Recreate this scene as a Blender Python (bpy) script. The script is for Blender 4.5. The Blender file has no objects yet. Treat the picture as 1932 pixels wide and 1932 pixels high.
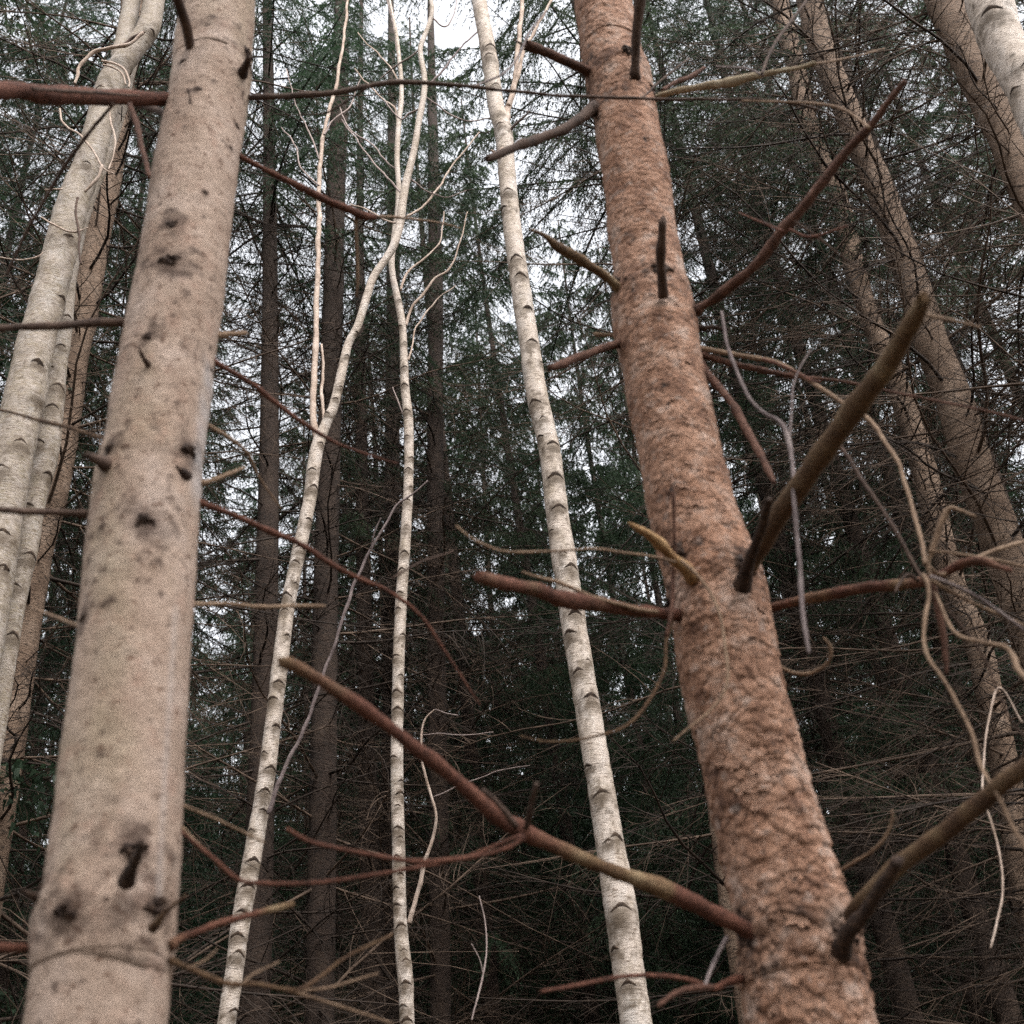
import bpy, math, random
import numpy as np
from mathutils import Matrix, Vector

random.seed(7)
rng = np.random.default_rng(11)
SC = bpy.context.scene
COL = SC.collection

# ------------------------------------------------------------------ camera
F_PX = 2400.0                      # focal length for a frame 1932 wide
PITCH, ROLL = math.radians(35.5), math.radians(-6.0)
CAM = np.array([0.0, 0.0, 1.6])
cam_rot = Matrix.Rotation(math.pi / 2 + PITCH, 4, 'X') @ Matrix.Rotation(ROLL, 4, 'Z')
cd = bpy.data.cameras.new('camera')
cd.sensor_fit = 'HORIZONTAL'
cd.sensor_width = 24.0
cd.lens = 24.0 * F_PX / 1932.0
cd.clip_start, cd.clip_end = 0.05, 500.0
cd.dof.use_dof = True
cd.dof.focus_distance = 7.5
cd.dof.aperture_fstop = 3.4
cam = bpy.data.objects.new('camera', cd)
COL.objects.link(cam)
cam.matrix_world = Matrix.Translation(Vector(CAM)) @ cam_rot
SC.camera = cam
RM = np.array(cam_rot.to_3x3())

# ------------------------------------------------------------------ sky, sun, exposure
SUN_EL, SUN_AZ = math.radians(50), math.radians(150)     # behind the camera, to the right
world = bpy.data.worlds.new('World')
SC.world = world
world.use_nodes = True
nt = world.node_tree
nt.nodes.clear()
sky = nt.nodes.new('ShaderNodeTexSky')
sky.sky_type = 'NISHITA'
sky.sun_disc = False
sky.sun_elevation = SUN_EL
sky.sun_rotation = SUN_AZ
sky.air_density, sky.dust_density, sky.ozone_density = 1.0, 6.0, 1.0
hs = nt.nodes.new('ShaderNodeHueSaturation')
hs.inputs['Saturation'].default_value = 0.16
bg = nt.nodes.new('ShaderNodeBackground')
bg.inputs['Strength'].default_value = 0.15
wo = nt.nodes.new('ShaderNodeOutputWorld')
nt.links.new(sky.outputs[0], hs.inputs['Color'])
nt.links.new(hs.outputs[0], bg.inputs['Color'])
nt.links.new(bg.outputs[0], wo.inputs['Surface'])

sd = bpy.data.lights.new('sun', 'SUN')
sd.energy = 0.6
sd.angle = math.radians(30)
sd.color = (1.0, 0.94, 0.86)
sun = bpy.data.objects.new('sun', sd)
COL.objects.link(sun)
sdir = Vector((math.sin(SUN_AZ) * math.cos(SUN_EL), math.cos(SUN_AZ) * math.cos(SUN_EL), math.sin(SUN_EL)))
sun.rotation_euler = sdir.to_track_quat('Z', 'Y').to_euler()
sun.location = (-3, -6, 9)

SC.view_settings.view_transform = 'Standard'
SC.view_settings.look = 'None'
SC.view_settings.gamma = 1.0
SC.view_settings.use_curve_mapping = False
SC.view_settings.exposure = 2.15
SC.render.engine = 'CYCLES'
SC.cycles.use_denoising = False
SC.cycles.max_bounces = 3
SC.cycles.diffuse_bounces = 2
SC.cycles.glossy_bounces = 2
SC.cycles.transparent_max_bounces = 4
SC.cycles.use_light_tree = False

# ------------------------------------------------------------------ numpy noise
def _hash(ix, iy, iz, seed=0):
    h = (ix.astype(np.int64) * 374761393 + iy.astype(np.int64) * 668265263 + iz.astype(np.int64) * 2147483647 + seed * 974634777) & 0xffffffff
    h = ((h ^ (h >> 13)) * 1274126177) & 0xffffffff
    h = ((h ^ (h >> 15)) * 2246822519) & 0xffffffff
    return ((h ^ (h >> 16)) & 0xffff) / 65535.0

def vnoise(P, seed=0):
    f = np.floor(P)
    t = P - f
    t = t * t * (3 - 2 * t)
    x, y, z = f[:, 0], f[:, 1], f[:, 2]
    def H(a, b, c): return _hash(x + a, y + b, z + c, seed)
    def L(a, b, k): return a + (b - a) * k
    c0 = L(L(H(0, 0, 0), H(1, 0, 0), t[:, 0]), L(H(0, 1, 0), H(1, 1, 0), t[:, 0]), t[:, 1])
    c1 = L(L(H(0, 0, 1), H(1, 0, 1), t[:, 0]), L(H(0, 1, 1), H(1, 1, 1), t[:, 0]), t[:, 1])
    return L(c0, c1, t[:, 2]) * 2 - 1

def fbm(P, octv=3, seed=0):
    s = 0; a = 1.0
    for i in range(octv):
        s = s + a * vnoise(P * (2 ** i), seed + i)
        a *= 0.5
    return s

def worley(P, seed=0):
    """F1, F2, the nearest cell's random value and the offset to it"""
    f = np.floor(P)
    n = len(P)
    d1 = np.full(n, 9.0); d2 = np.full(n, 9.0)
    cid = np.zeros(n); off = np.zeros((n, 3))
    for i in (-1, 0, 1):
        for j in (-1, 0, 1):
            for k in (-1, 0, 1):
                cx, cy, cz = f[:, 0] + i, f[:, 1] + j, f[:, 2] + k
                q = np.stack([cx + _hash(cx, cy, cz, seed), cy + _hash(cx, cy, cz, seed + 1), cz + _hash(cx, cy, cz, seed + 2)], 1)
                dv = P - q
                d = np.sqrt((dv ** 2).sum(1))
                m = d < d1
                d2 = np.where(m, d1, np.minimum(d2, d))
                cid = np.where(m, _hash(cx, cy, cz, seed + 3), cid)
                off = np.where(m[:, None], dv, off)
                d1 = np.where(m, d, d1)
    return d1, d2, cid, off

# ------------------------------------------------------------------ mesh helpers
def make_mesh(name, V, polys, mat=None, smooth=True, attrs=None):
    """polys: list of integer arrays (n,3) or (n,4)"""
    me = bpy.data.meshes.new(name)
    V = np.ascontiguousarray(V, dtype=np.float32)
    me.vertices.add(len(V))
    me.vertices.foreach_set('co', V.ravel())
    polys = [np.asarray(p, dtype=np.int32) for p in polys if len(p)]
    li = np.concatenate([p.ravel() for p in polys])
    tot = np.concatenate([np.full(len(p), p.shape[1], dtype=np.int32) for p in polys])
    st = np.concatenate([[0], np.cumsum(tot)[:-1]]).astype(np.int32)
    me.loops.add(len(li))
    me.loops.foreach_set('vertex_index', li)
    me.polygons.add(len(tot))
    me.polygons.foreach_set('loop_start', st)
    me.polygons.foreach_set('loop_total', tot)
    me.polygons.foreach_set('use_smooth', np.full(len(tot), smooth, dtype=bool))
    me.update(calc_edges=True)
    for k, v in (attrs or {}).items():
        a = me.attributes.new(k, 'FLOAT', 'POINT')
        a.data.foreach_set('value', np.asarray(v, dtype=np.float32))
    if mat: me.materials.append(mat)
    return me

def link(name, me, parent=None, **props):
    o = bpy.data.objects.new(name, me)
    COL.objects.link(o)
    if parent is not None: o.parent = parent
    for k, v in props.items(): o[k] = v
    return o

def thing(name, label, cat, loc, group=None):
    o = bpy.data.objects.new(name, None)
    o.empty_display_size = 0.2
    COL.objects.link(o)
    o.location = loc
    o['label'] = label; o['category'] = cat
    if group: o['group'] = group
    return o

def tag(o, label, cat, group=None):
    o['label'] = label; o['category'] = cat
    if group: o['group'] = group
    return o

def batch_tubes(P, R, k=3):
    """P (N,S,3), R (N,S) -> verts, quads of N open tubes with k sides"""
    N, S, _ = P.shape
    T = np.gradient(P, axis=1)
    T /= np.linalg.norm(T, axis=2, keepdims=True) + 1e-9
    ref = np.where(np.abs(T[:, :1, 2:3]) < 0.8, np.array([0, 0, 1.0]), np.array([1.0, 0, 0]))
    ref = np.broadcast_to(ref, T.shape)
    A = np.cross(T, ref); A /= np.linalg.norm(A, axis=2, keepdims=True) + 1e-9
    B = np.cross(T, A)
    ph = np.arange(k) / k * 2 * np.pi
    V = P[:, :, None, :] + R[:, :, None, None] * (A[:, :, None, :] * np.cos(ph)[None, None, :, None] + B[:, :, None, :] * np.sin(ph)[None, None, :, None])
    V = V.reshape(-1, 3)
    n = np.arange(N)[:, None, None]; s = np.arange(S - 1)[None, :, None]; j = np.arange(k)[None, None, :]
    b = (n * S + s) * k
    Q = np.stack([b + j, b + (j + 1) % k, b + k + (j + 1) % k, b + k + j], -1).reshape(-1, 4)
    return V, Q

class Buf:
    def __init__(self): self.V = []; self.P3 = []; self.P4 = []; self.n = 0
    def add(self, V, P):
        P = np.asarray(P)
        (self.P3 if P.shape[1] == 3 else self.P4).append(P + self.n)
        self.V.append(V); self.n += len(V)
    def mesh(self, name, mat, smooth=True):
        return make_mesh(name, np.concatenate(self.V), ([np.concatenate(self.P3)] if self.P3 else []) + ([np.concatenate(self.P4)] if self.P4 else []), mat, smooth)

def catmull(P, n):
    """P (m,d) control rows -> n rows evenly spread by length of the first three columns"""
    P = np.asarray(P, float)
    if len(P) == 2:
        t = np.linspace(0, 1, n)[:, None]
        return P[0] * (1 - t) + P[1] * t
    Q = np.vstack([2 * P[0] - P[1], P, 2 * P[-1] - P[-2]])
    out = []
    for i in range(1, len(Q) - 2):
        t = np.linspace(0, 1, 24, endpoint=False)[:, None]
        p0, p1, p2, p3 = Q[i - 1], Q[i], Q[i + 1], Q[i + 2]
        out.append(0.5 * ((2 * p1) + (-p0 + p2) * t + (2 * p0 - 5 * p1 + 4 * p2 - p3) * t ** 2 + (-p0 + 3 * p1 - 3 * p2 + p3) * t ** 3))
    C = np.vstack(out + [Q[-2][None]])
    s = np.concatenate([[0], np.cumsum(np.linalg.norm(np.diff(C[:, :3], axis=0), axis=1))])
    ss = np.linspace(0, s[-1], n)
    return np.stack([np.interp(ss, s, C[:, j]) for j in range(C.shape[1])], 1)

def frames(P):
    T = np.gradient(P, axis=0); T /= np.linalg.norm(T, axis=1, keepdims=True) + 1e-12
    A = np.zeros_like(P)
    a = np.cross(T[0], [0.13, 1, 0.07]); a /= np.linalg.norm(a)
    for i in range(len(P)):
        a = a - T[i] * a.dot(T[i]); a /= np.linalg.norm(a) + 1e-12
        A[i] = a
    return T, A, np.cross(T, A)

# ------------------------------------------------------------------ survey: where sight lines of the frame meet an upright plane y = Y
def ray(u, v):
    d = np.array([(u - 966.0) / F_PX, (966.0 - v) / F_PX, -1.0])
    return RM @ d

def at(u, v, Y):
    d = ray(u, v)
    t = Y / d[1]
    return CAM + d * t, t

def survey(pts, Y0, Y1=None, horiz=False):
    """(u, v, width) rows -> rows x, y, z, radius"""
    Y1 = Y0 if Y1 is None else Y1
    pts = [tuple(p) for p in pts]
    uv = np.array([(p[0], p[1]) for p in pts], float)
    s = np.concatenate([[0], np.cumsum(np.linalg.norm(np.diff(uv, axis=0), axis=1))]); s /= s[-1]
    g = np.gradient(uv, axis=0); g /= np.linalg.norm(g, axis=1, keepdims=True)
    out = []
    for i, p in enumerate(pts):
        P, t = at(p[0], p[1], Y0 + (Y1 - Y0) * s[i])
        w = p[2] * (abs(g[i, 1]) if horiz else 1.0)
        out.append([*P, 0.5 * w * t / F_PX])
    return np.array(out)

class Stem:
    """a trunk: centre line, radii and frames kept for setting knots, scars and flakes on its surface"""
    def __init__(self, rows, n, sides, up=4.0, to_ground=True, taper=0.5, flare=1.0):
        r = rows
        if r[0, 2] > r[-1, 2]: r = r[::-1]
        lo, hi = r[0], r[-1]
        if to_ground and lo[2] > 0:
            d = (r[1] - r[0])[:3]; d = d / d[2]
            d = np.clip(d, -0.12, 0.12); d[2] = 1
            m = []
            for z in np.linspace(-0.15, lo[2], 4)[:-1]:
                q = lo[:3] + d * (z - lo[2])
                m.append([*q, lo[3] * (1 + 0.10 * flare * (lo[2] - z))])
            r = np.vstack([m, r])
        if up > 0:
            d = (r[-1] - r[-2])[:3]; d /= np.linalg.norm(d); d = d * 0.7 + np.array([0, 0, 0.3]); d /= np.linalg.norm(d)
            m = [[*(hi[:3] + d * up * k), hi[3] * (1 - (1 - taper) * k)] for k in (0.25, 0.5, 1.0)]
            r = np.vstack([r, m])
        C = catmull(r, 4000)
        q = (C[:, :3] - CAM) @ RM
        vv = np.where(-q[:, 2] > 0.05, 966 - F_PX * q[:, 1] / np.maximum(-q[:, 2], 0.05), 9e3)
        seen = np.nonzero((vv > -60) & (vv < 1990))[0]
        a, b = seen[0], seen[-1]
        ix = np.concatenate([np.linspace(0, a, 14)[:-1], np.linspace(a, b, n), np.linspace(b, 3999, 26)[1:]])
        self.rows = np.stack([np.interp(ix, np.arange(4000), C[:, j]) for j in range(4)], 1)
        self.P, self.R = self.rows[:, :3], self.rows[:, 3]
        self.T, self.A, self.B = frames(self.P)
        self.sides = sides
        self.base = Vector((self.P[0, 0], self.P[0, 1], 0.0))
        # where the centre line falls in the frame
        q = (self.P - CAM) @ RM
        self.u = 966 + F_PX * q[:, 0] / np.maximum(-q[:, 2], 1e-3); self.v = 966 - F_PX * q[:, 1] / np.maximum(-q[:, 2], 1e-3)
        self.t = -q[:, 2]
    def grid(self):
        ph = np.arange(self.sides) / self.sides * 2 * np.pi
        N = self.A[:, None] * np.cos(ph)[None, :, None] + self.B[:, None] * np.sin(ph)[None, :, None]
        return N, ph
    def mesh(self, name, mat, disp=None, attr=None):
        N, ph = self.grid()
        S, k = len(self.P), self.sides
        base = self.P[:, None] + N * self.R[:, None, None]
        flat = base.reshape(-1, 3); nf = N.reshape(-1, 3)
        if disp is not None: flat = flat + nf * disp(flat, np.repeat(self.R, k))[:, None]
        s = np.arange(S - 1)[:, None] * k; j = np.arange(k)[None]
        Q = np.stack([s + j, s + (j + 1) % k, s + k + (j + 1) % k, s + k + j], -1).reshape(-1, 4)
        at_ = {kk: f(base.reshape(-1, 3)) for kk, f in (attr or {}).items()}
        V = flat - np.array(self.base)
        # close the top
        V = np.vstack([V, (self.P[-1] - np.array(self.base))[None]])
        for kk in at_: at_[kk] = np.append(at_[kk], 0)
        top = (S - 1) * k
        T3 = np.stack([top + np.arange(k), top + (np.arange(k) + 1) % k, np.full(k, len(V) - 1)], 1)
        return make_mesh(name, V, [Q, T3], mat, True, at_)
    def index_at(self, v):
        return int(np.argmin(np.abs(self.v - v)))
    def front(self, u, v):
        """surface point towards the camera at frame spot (u, v): index, angle direction, point"""
        i = self.index_at(v)
        for _ in range(3):
            slope = (self.u[min(i + 1, len(self.u) - 1)] - self.u[i - 1]) / ((self.v[min(i + 1, len(self.u) - 1)] - self.v[i - 1]) or 1)
            # offset perpendicular to the axis in the frame
            du = u - self.u[i]; dv = v - self.v[i]
            L = math.hypot(slope, 1)
            off = (du - slope * dv) / L
            along = (du * slope + dv) / L
            i = int(np.clip(np.argmin(np.abs(self.v - (self.v[i] + along / L))), 1, len(self.v) - 2))
            if abs(along) < 1: break
        x = off * self.t[i] / F_PX
        T = self.T[i]
        toc = CAM - self.P[i]; toc -= T * toc.dot(T); toc /= np.linalg.norm(toc)
        rt = np.cross(T, toc); rt /= np.linalg.norm(rt)
        if rt.dot(RM[:, 0]) < 0: rt = -rt
        x = float(np.clip(x / self.R[i], -0.97, 0.97))
        n = rt * x + toc * math.sqrt(1 - x * x)
        return i, n, self.P[i] + n * self.R[i]

def rod(rows, mat, name, parent, base, sides=8, step=None, rough=0.20, seed=1, jag=0.0, wig=0.003, bare=None, **props):
    """a branch or twig as one tube with an uneven surface and closed, slightly broken end"""
    L = np.linalg.norm(np.diff(rows[:, :3], axis=0), axis=1).sum()
    n = int(np.clip(L / (step or max(0.006, rows[:, 3].mean() * 1.2)), 8, 160))
    C = catmull(rows, n)
    P, R = C[:, :3].copy(), np.maximum(C[:, 3], 0.0006)
    if wig: P += np.stack([vnoise(P * 14 + 7.7 * k + seed, seed) for k in range(3)], 1) * wig
    T, A, B = frames(P)
    ph = np.arange(sides) / sides * 2 * np.pi
    N = A[:, None] * np.cos(ph)[None, :, None] + B[:, None] * np.sin(ph)[None, :, None]
    V = P[:, None] + N * R[:, None, None]
    f = V.reshape(-1, 3)
    rr = np.repeat(R, sides)
    ns = fbm(f * (0.35 / max(R.mean(), 0.002)) + seed * 3.1, 3, seed)
    # little nodes where side twigs once sat
    nodes = np.zeros(n)
    for q in rng.uniform(0.05, 0.95, max(1, int(L / 0.16))):
        nodes += np.exp(-((np.linspace(0, 1, n) - q) * L / (R.mean() * 1.6)) ** 2)
    f = f + N.reshape(-1, 3) * (rr * (rough * ns + 0.13 * np.repeat(nodes, sides)))[:, None]
    if jag:
        e = f[-sides:]
        f[-sides:] = e + T[-1] * (rng.uniform(-0.4, 1, sides)[:, None] * R[-1] * jag)
    s = np.arange(n - 1)[:, None] * sides; j = np.arange(sides)[None]
    Q = np.stack([s + j, s + (j + 1) % sides, s + sides + (j + 1) % sides, s + sides + j], -1).reshape(-1, 4)
    V = np.vstack([f, P[-1][None] + T[-1] * R[-1] * 0.2, P[0][None]])
    top = (n - 1) * sides
    T3 = np.concatenate([np.stack([top + np.arange(sides), top + (np.arange(sides) + 1) % sides, np.full(sides, len(V) - 2)], 1),
                         np.stack([(np.arange(sides) + 1) % sides, np.arange(sides), np.full(sides, len(V) - 1)], 1)])
    at_ = None
    if bare is not None:
        q = np.linspace(0, 1, n)
        w_ = np.repeat(np.interp(q, [b[0] for b in bare], [b[1] for b in bare]), sides) + 0.25 * vnoise(f * 30, 5) * (np.repeat(np.interp(q, [b[0] for b in bare], [b[1] for b in bare]), sides) % 1 > 0.02)
        at_ = {'bare': np.append(w_, [w_[-1], w_[0]])}
    me = make_mesh(name, V - np.array(base), [Q, T3], mat, True, at_)
    return link(name, me, parent, **props)

# ------------------------------------------------------------------ materials
def new_mat(name):
    m = bpy.data.materials.new(name); m.use_nodes = True
    n = m.node_tree; n.nodes.clear()
    out = n.nodes.new('ShaderNodeOutputMaterial')
    b = n.nodes.new('ShaderNodeBsdfPrincipled')
    b.inputs['Roughness'].default_value = 0.85
    b.inputs['Specular IOR Level'].default_value = 0.25
    n.links.new(b.outputs[0], out.inputs[0])
    return m, n, b, out

def coords(n, scale=(1, 1, 1), kind='Object'):
    c = n.nodes.new('ShaderNodeTexCoord'); mp = n.nodes.new('ShaderNodeMapping')
    mp.inputs['Scale'].default_value = scale
    n.links.new(c.outputs[kind], mp.inputs[0])
    return mp.outputs[0]

def noise(n, vec, scale, detail=4, rough=0.6, dist=0.0):
    t = n.nodes.new('ShaderNodeTexNoise')
    t.inputs['Scale'].default_value = scale; t.inputs['Detail'].default_value = detail
    t.inputs['Roughness'].default_value = rough; t.inputs['Distortion'].default_value = dist
    n.links.new(vec, t.inputs['Vector'])
    return t.outputs['Fac']

def ramp(n, fac, stops, interp='LINEAR'):
    r = n.nodes.new('ShaderNodeValToRGB'); r.color_ramp.interpolation = interp
    e = r.color_ramp.elements
    while len(e) < len(stops): e.new(0.5)
    for i, (p, c) in enumerate(stops):
        e[i].position = p; e[i].color = (*c, 1) if len(c) == 3 else c
    n.links.new(fac, r.inputs[0])
    return r.outputs[0]

def mix(n, fac, a, b, mode='MIX'):
    m = n.nodes.new('ShaderNodeMix'); m.data_type = 'RGBA'; m.blend_type = mode
    for s, v in ((m.inputs[0], fac), (m.inputs[6], a), (m.inputs[7], b)):
        if isinstance(v, (int, float)): s.default_value = v
        elif isinstance(v, tuple): s.default_value = (*v, 1)
        else: n.links.new(v, s)
    return m.outputs[2]

def bump(n, b, height, strength, dist):
    k = n.nodes.new('ShaderNodeBump'); k.inputs['Strength'].default_value = strength; k.inputs['Distance'].default_value = dist
    n.links.new(height, k.inputs['Height']); n.links.new(k.outputs[0], b.inputs['Normal'])

def attr(n, name):
    a = n.nodes.new('ShaderNodeAttribute'); a.attribute_name = name
    return a.outputs['Fac']

def g(v): return (v, v, v)

def mat_smooth_spruce():
    m, n, b, _ = new_mat('smooth beige spruce bark')
    v = coords(n); vz = coords(n, (1, 1, 1.2))
    c = ramp(n, noise(n, v, 9, 4, 0.6), [(0.3, (0.235, 0.165, 0.125)), (0.5, (0.305, 0.226, 0.178)), (0.72, (0.365, 0.285, 0.24))])
    olive = ramp(n, noise(n, coords(n, (1, 1, 0.4)), 5, 3), [(0.5, g(0)), (0.75, g(0.6))])
    c = mix(n, olive, c, (0.215, 0.18, 0.11))
    pink = ramp(n, noise(n, v, 22, 4, 0.7), [(0.52, g(0)), (0.72, g(0.5))])
    c = mix(n, pink, c, (0.25, 0.145, 0.105))
    sp = ramp(n, noise(n, vz, 60, 2, 0.5), [(0.60, g(0)), (0.70, g(0.8))])
    c = mix(n, sp, c, (0.10, 0.055, 0.035))
    fine = ramp(n, noise(n, coords(n, (1, 1, 3)), 160, 3, 0.7), [(0.3, g(0.72)), (0.7, g(1.12))])
    c = mix(n, 1.0, c, fine, 'MULTIPLY')
    c = mix(n, attr(n, 'stain'), c, (0.035, 0.018, 0.012))
    c = mix(n, attr(n, 'pale_strip'), c, (0.42, 0.43, 0.45))  # pale grey strip on the right flank
    n.links.new(c, b.inputs['Base Color'])
    bump(n, b, noise(n, coords(n, (1, 1, 1.6)), 55, 5, 0.7), 0.6, 0.006)
    return m

def mat_scaly_spruce():
    m, n, b, _ = new_mat('reddish scaly spruce bark')
    v = coords(n)
    c = ramp(n, noise(n, v, 14, 5, 0.65), [(0.32, (0.085, 0.042, 0.027)), (0.43, (0.20, 0.105, 0.066)), (0.54, (0.32, 0.185, 0.125)), (0.66, (0.39, 0.28, 0.225))])
    warm = ramp(n, noise(n, coords(n, (1, 1, 0.6)), 5, 3), [(0.45, g(0)), (0.7, g(0.55))])
    c = mix(n, warm, c, (0.27, 0.135, 0.08))
    grey = ramp(n, noise(n, v, 38, 3, 0.6), [(0.56, g(0)), (0.7, g(0.6))])
    c = mix(n, grey, c, (0.32, 0.255, 0.22))
    fine = ramp(n, noise(n, coords(n, (1, 1, 2)), 130, 4, 0.75), [(0.3, g(0.6)), (0.65, g(1.1))])
    c = mix(n, 1.0, c, fine, 'MULTIPLY')
    c = mix(n, attr(n, 'stain'), c, (0.02, 0.012, 0.009))
    n.links.new(c, b.inputs['Base Color'])
    bump(n, b, noise(n, coords(n, (1, 1, 1.8)), 70, 6, 0.7), 0.45, 0.008)
    return m

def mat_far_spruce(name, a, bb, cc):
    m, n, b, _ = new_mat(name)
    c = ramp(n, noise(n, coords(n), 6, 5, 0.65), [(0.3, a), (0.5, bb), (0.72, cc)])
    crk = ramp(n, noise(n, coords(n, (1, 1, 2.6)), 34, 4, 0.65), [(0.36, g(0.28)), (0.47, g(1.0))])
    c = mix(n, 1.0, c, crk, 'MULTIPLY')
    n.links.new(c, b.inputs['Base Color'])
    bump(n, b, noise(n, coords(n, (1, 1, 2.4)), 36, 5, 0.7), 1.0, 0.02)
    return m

def mat_birch(name='pale birch bark', dirt=0.5, tone=1.0):
    m, n, b, _ = new_mat(name)
    w = (0.66 * tone, 0.565 * tone, 0.49 * tone)
    c = ramp(n, noise(n, coords(n, (1, 1, 0.5)), 12, 4), [(0.3, (0.50 * tone, 0.41 * tone, 0.33 * tone)), (0.52, w), (0.75, (0.72 * tone, 0.66 * tone, 0.61 * tone))])
    d = ramp(n, noise(n, coords(n, (1, 1, 0.6)), 15, 6, 0.75), [(0.62 - 0.2 * dirt, g(0)), (0.80 - 0.2 * dirt, g(0.85))])
    dd = ramp(n, noise(n, coords(n, (1, 1, 3)), 40, 4, 0.7), [(0.4, g(0)), (0.6, g(1))])
    d = mix(n, 1.0, d, dd, 'MULTIPLY')
    c = mix(n, d, c, (0.17, 0.135, 0.085))
    ln = ramp(n, noise(n, coords(n, (1, 1, 6)), 30, 4, 0.65), [(0.56, g(0)), (0.63, g(0.85))])
    c = mix(n, ln, c, (0.12, 0.08, 0.055))
    ln2 = ramp(n, noise(n, coords(n, (1, 1, 11)), 55, 2, 0.5), [(0.35, g(0.7)), (0.6, g(1.05))])
    c = mix(n, 1.0, c, ln2, 'MULTIPLY')
    c = mix(n, attr(n, 'stain'), c, (0.085, 0.062, 0.042))
    n.links.new(c, b.inputs['Base Color'])
    b.inputs['Roughness'].default_value = 0.7
    bump(n, b, noise(n, coords(n, (1, 1, 6)), 30, 5, 0.65), 0.7, 0.006)
    return m

def mat_wood(name, a, bb, cc, sc=18, peel=None, bmp=0.5):
    m, n, b, _ = new_mat(name)
    v = coords(n)
    c = ramp(n, noise(n, v, sc, 5, 0.65), [(0.3, a), (0.5, bb), (0.72, cc)])
    if peel:
        p = ramp(n, noise(n, v, sc * 0.45, 3, 0.5), [(0.56, g(0)), (0.62, g(0.85))])
        c = mix(n, p, c, peel)
    f = ramp(n, noise(n, v, 150, 3, 0.7), [(0.3, g(0.65)), (0.7, g(1.15))])
    c = mix(n, 1.0, c, f, 'MULTIPLY')
    n.links.new(c, b.inputs['Base Color'])
    bump(n, b, noise(n, v, 110, 4, 0.7), bmp, 0.004)
    return m

def mat_branch(name, a, bb, cc, bare_c):
    m, n, b, _ = new_mat(name)
    v = coords(n)
    c = ramp(n, noise(n, v, 24, 5, 0.65), [(0.3, a), (0.5, bb), (0.72, cc)])
    gr = ramp(n, noise(n, v, 60, 3, 0.6), [(0.55, g(0)), (0.68, g(0.6))])
    c = mix(n, gr, c, tuple(x * 0.35 for x in bb))
    w = ramp(n, noise(n, v, 16, 4, 0.6), [(0.3, bare_c[0]), (0.5, bare_c[1]), (0.7, bare_c[2])])
    c = mix(n, attr(n, 'bare'), c, w)
    f = ramp(n, noise(n, v, 170, 3, 0.7), [(0.3, g(0.6)), (0.7, g(1.15))])
    c = mix(n, 1.0, c, f, 'MULTIPLY')
    n.links.new(c, b.inputs['Base Color'])
    bump(n, b, noise(n, v, 120, 5, 0.75), 0.8, 0.006)
    return m

def mat_needles(name, a, bb):
    m, n, b, out = new_mat(name)
    oi = n.nodes.new('ShaderNodeObjectInfo')
    c = ramp(n, noise(n, coords(n), 1.1, 3), [(0.35, a), (0.65, bb)])
    c = mix(n, oi.outputs['Random'], c, mix(n, 1.0, c, (0.75, 0.95, 0.95), 'MULTIPLY'))
    n.links.new(c, b.inputs['Base Color'])
    b.inputs['Roughness'].default_value = 0.55
    tr = n.nodes.new('ShaderNodeBsdfTranslucent')
    n.links.new(c, tr.inputs['Color'])
    mx = n.nodes.new('ShaderNodeMixShader'); mx.inputs[0].default_value = 0.35
    n.links.new(b.outputs[0], mx.inputs[1]); n.links.new(tr.outputs[0], mx.inputs[2])
    n.links.new(mx.outputs[0], out.inputs[0])
    return m

M_SMOOTH = mat_smooth_spruce()
M_SCALY = mat_scaly_spruce()
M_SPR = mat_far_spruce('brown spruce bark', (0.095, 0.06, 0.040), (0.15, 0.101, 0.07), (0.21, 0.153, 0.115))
M_SPRD = mat_far_spruce('shaded spruce bark', (0.016, 0.010, 0.007), (0.028, 0.017, 0.012), (0.045, 0.030, 0.021))  # spruce bark again, with the gloom of the depth put into its colour
M_BIRCH = mat_birch('pale birch bark', 0.75, 0.64)
M_BIRCH_W = mat_birch('white birch bark', 0.35, 0.74)
M_BIRCH_D = mat_birch('weathered birch bark', 1.3, 0.46)
M_SCAR = mat_wood('birch scar', (0.016, 0.010, 0.007), (0.035, 0.022, 0.014), (0.09, 0.06, 0.04), 60)
BARE = ((0.075, 0.040, 0.020), (0.16, 0.10, 0.052), (0.27, 0.20, 0.12))
M_RED = mat_branch('red brown dead branch', (0.055, 0.021, 0.013), (0.105, 0.040, 0.025), (0.165, 0.072, 0.047), BARE)
M_REDC = mat_branch('brown branch', (0.05, 0.023, 0.015), (0.095, 0.043, 0.028), (0.15, 0.078, 0.054), BARE)
M_OLIVE = mat_branch('barkless olive branch', (0.05, 0.025, 0.014), (0.10, 0.056, 0.030), (0.16, 0.105, 0.057), BARE)
M_DARK = mat_wood('dark dead branch', (0.035, 0.022, 0.017), (0.065, 0.040, 0.030), (0.105, 0.068, 0.05), 22)
M_TAN = mat_wood('tan twig', (0.12, 0.075, 0.048), (0.19, 0.125, 0.082), (0.27, 0.19, 0.13), 22)
M_BARE = mat_wood('bleached dead branch', (0.16, 0.115, 0.07), (0.28, 0.22, 0.145), (0.38, 0.33, 0.24), 16)
M_PURP = mat_wood('grey violet twig', (0.09, 0.066, 0.064), (0.15, 0.118, 0.115), (0.22, 0.18, 0.17), 22)
M_SPLIT = mat_wood('split yellow wood', (0.16, 0.085, 0.035), (0.30, 0.18, 0.085), (0.38, 0.26, 0.14), 30)
M_KNOT = mat_wood('knot bark', (0.014, 0.008, 0.006), (0.035, 0.020, 0.014), (0.11, 0.07, 0.048), 70)
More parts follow.
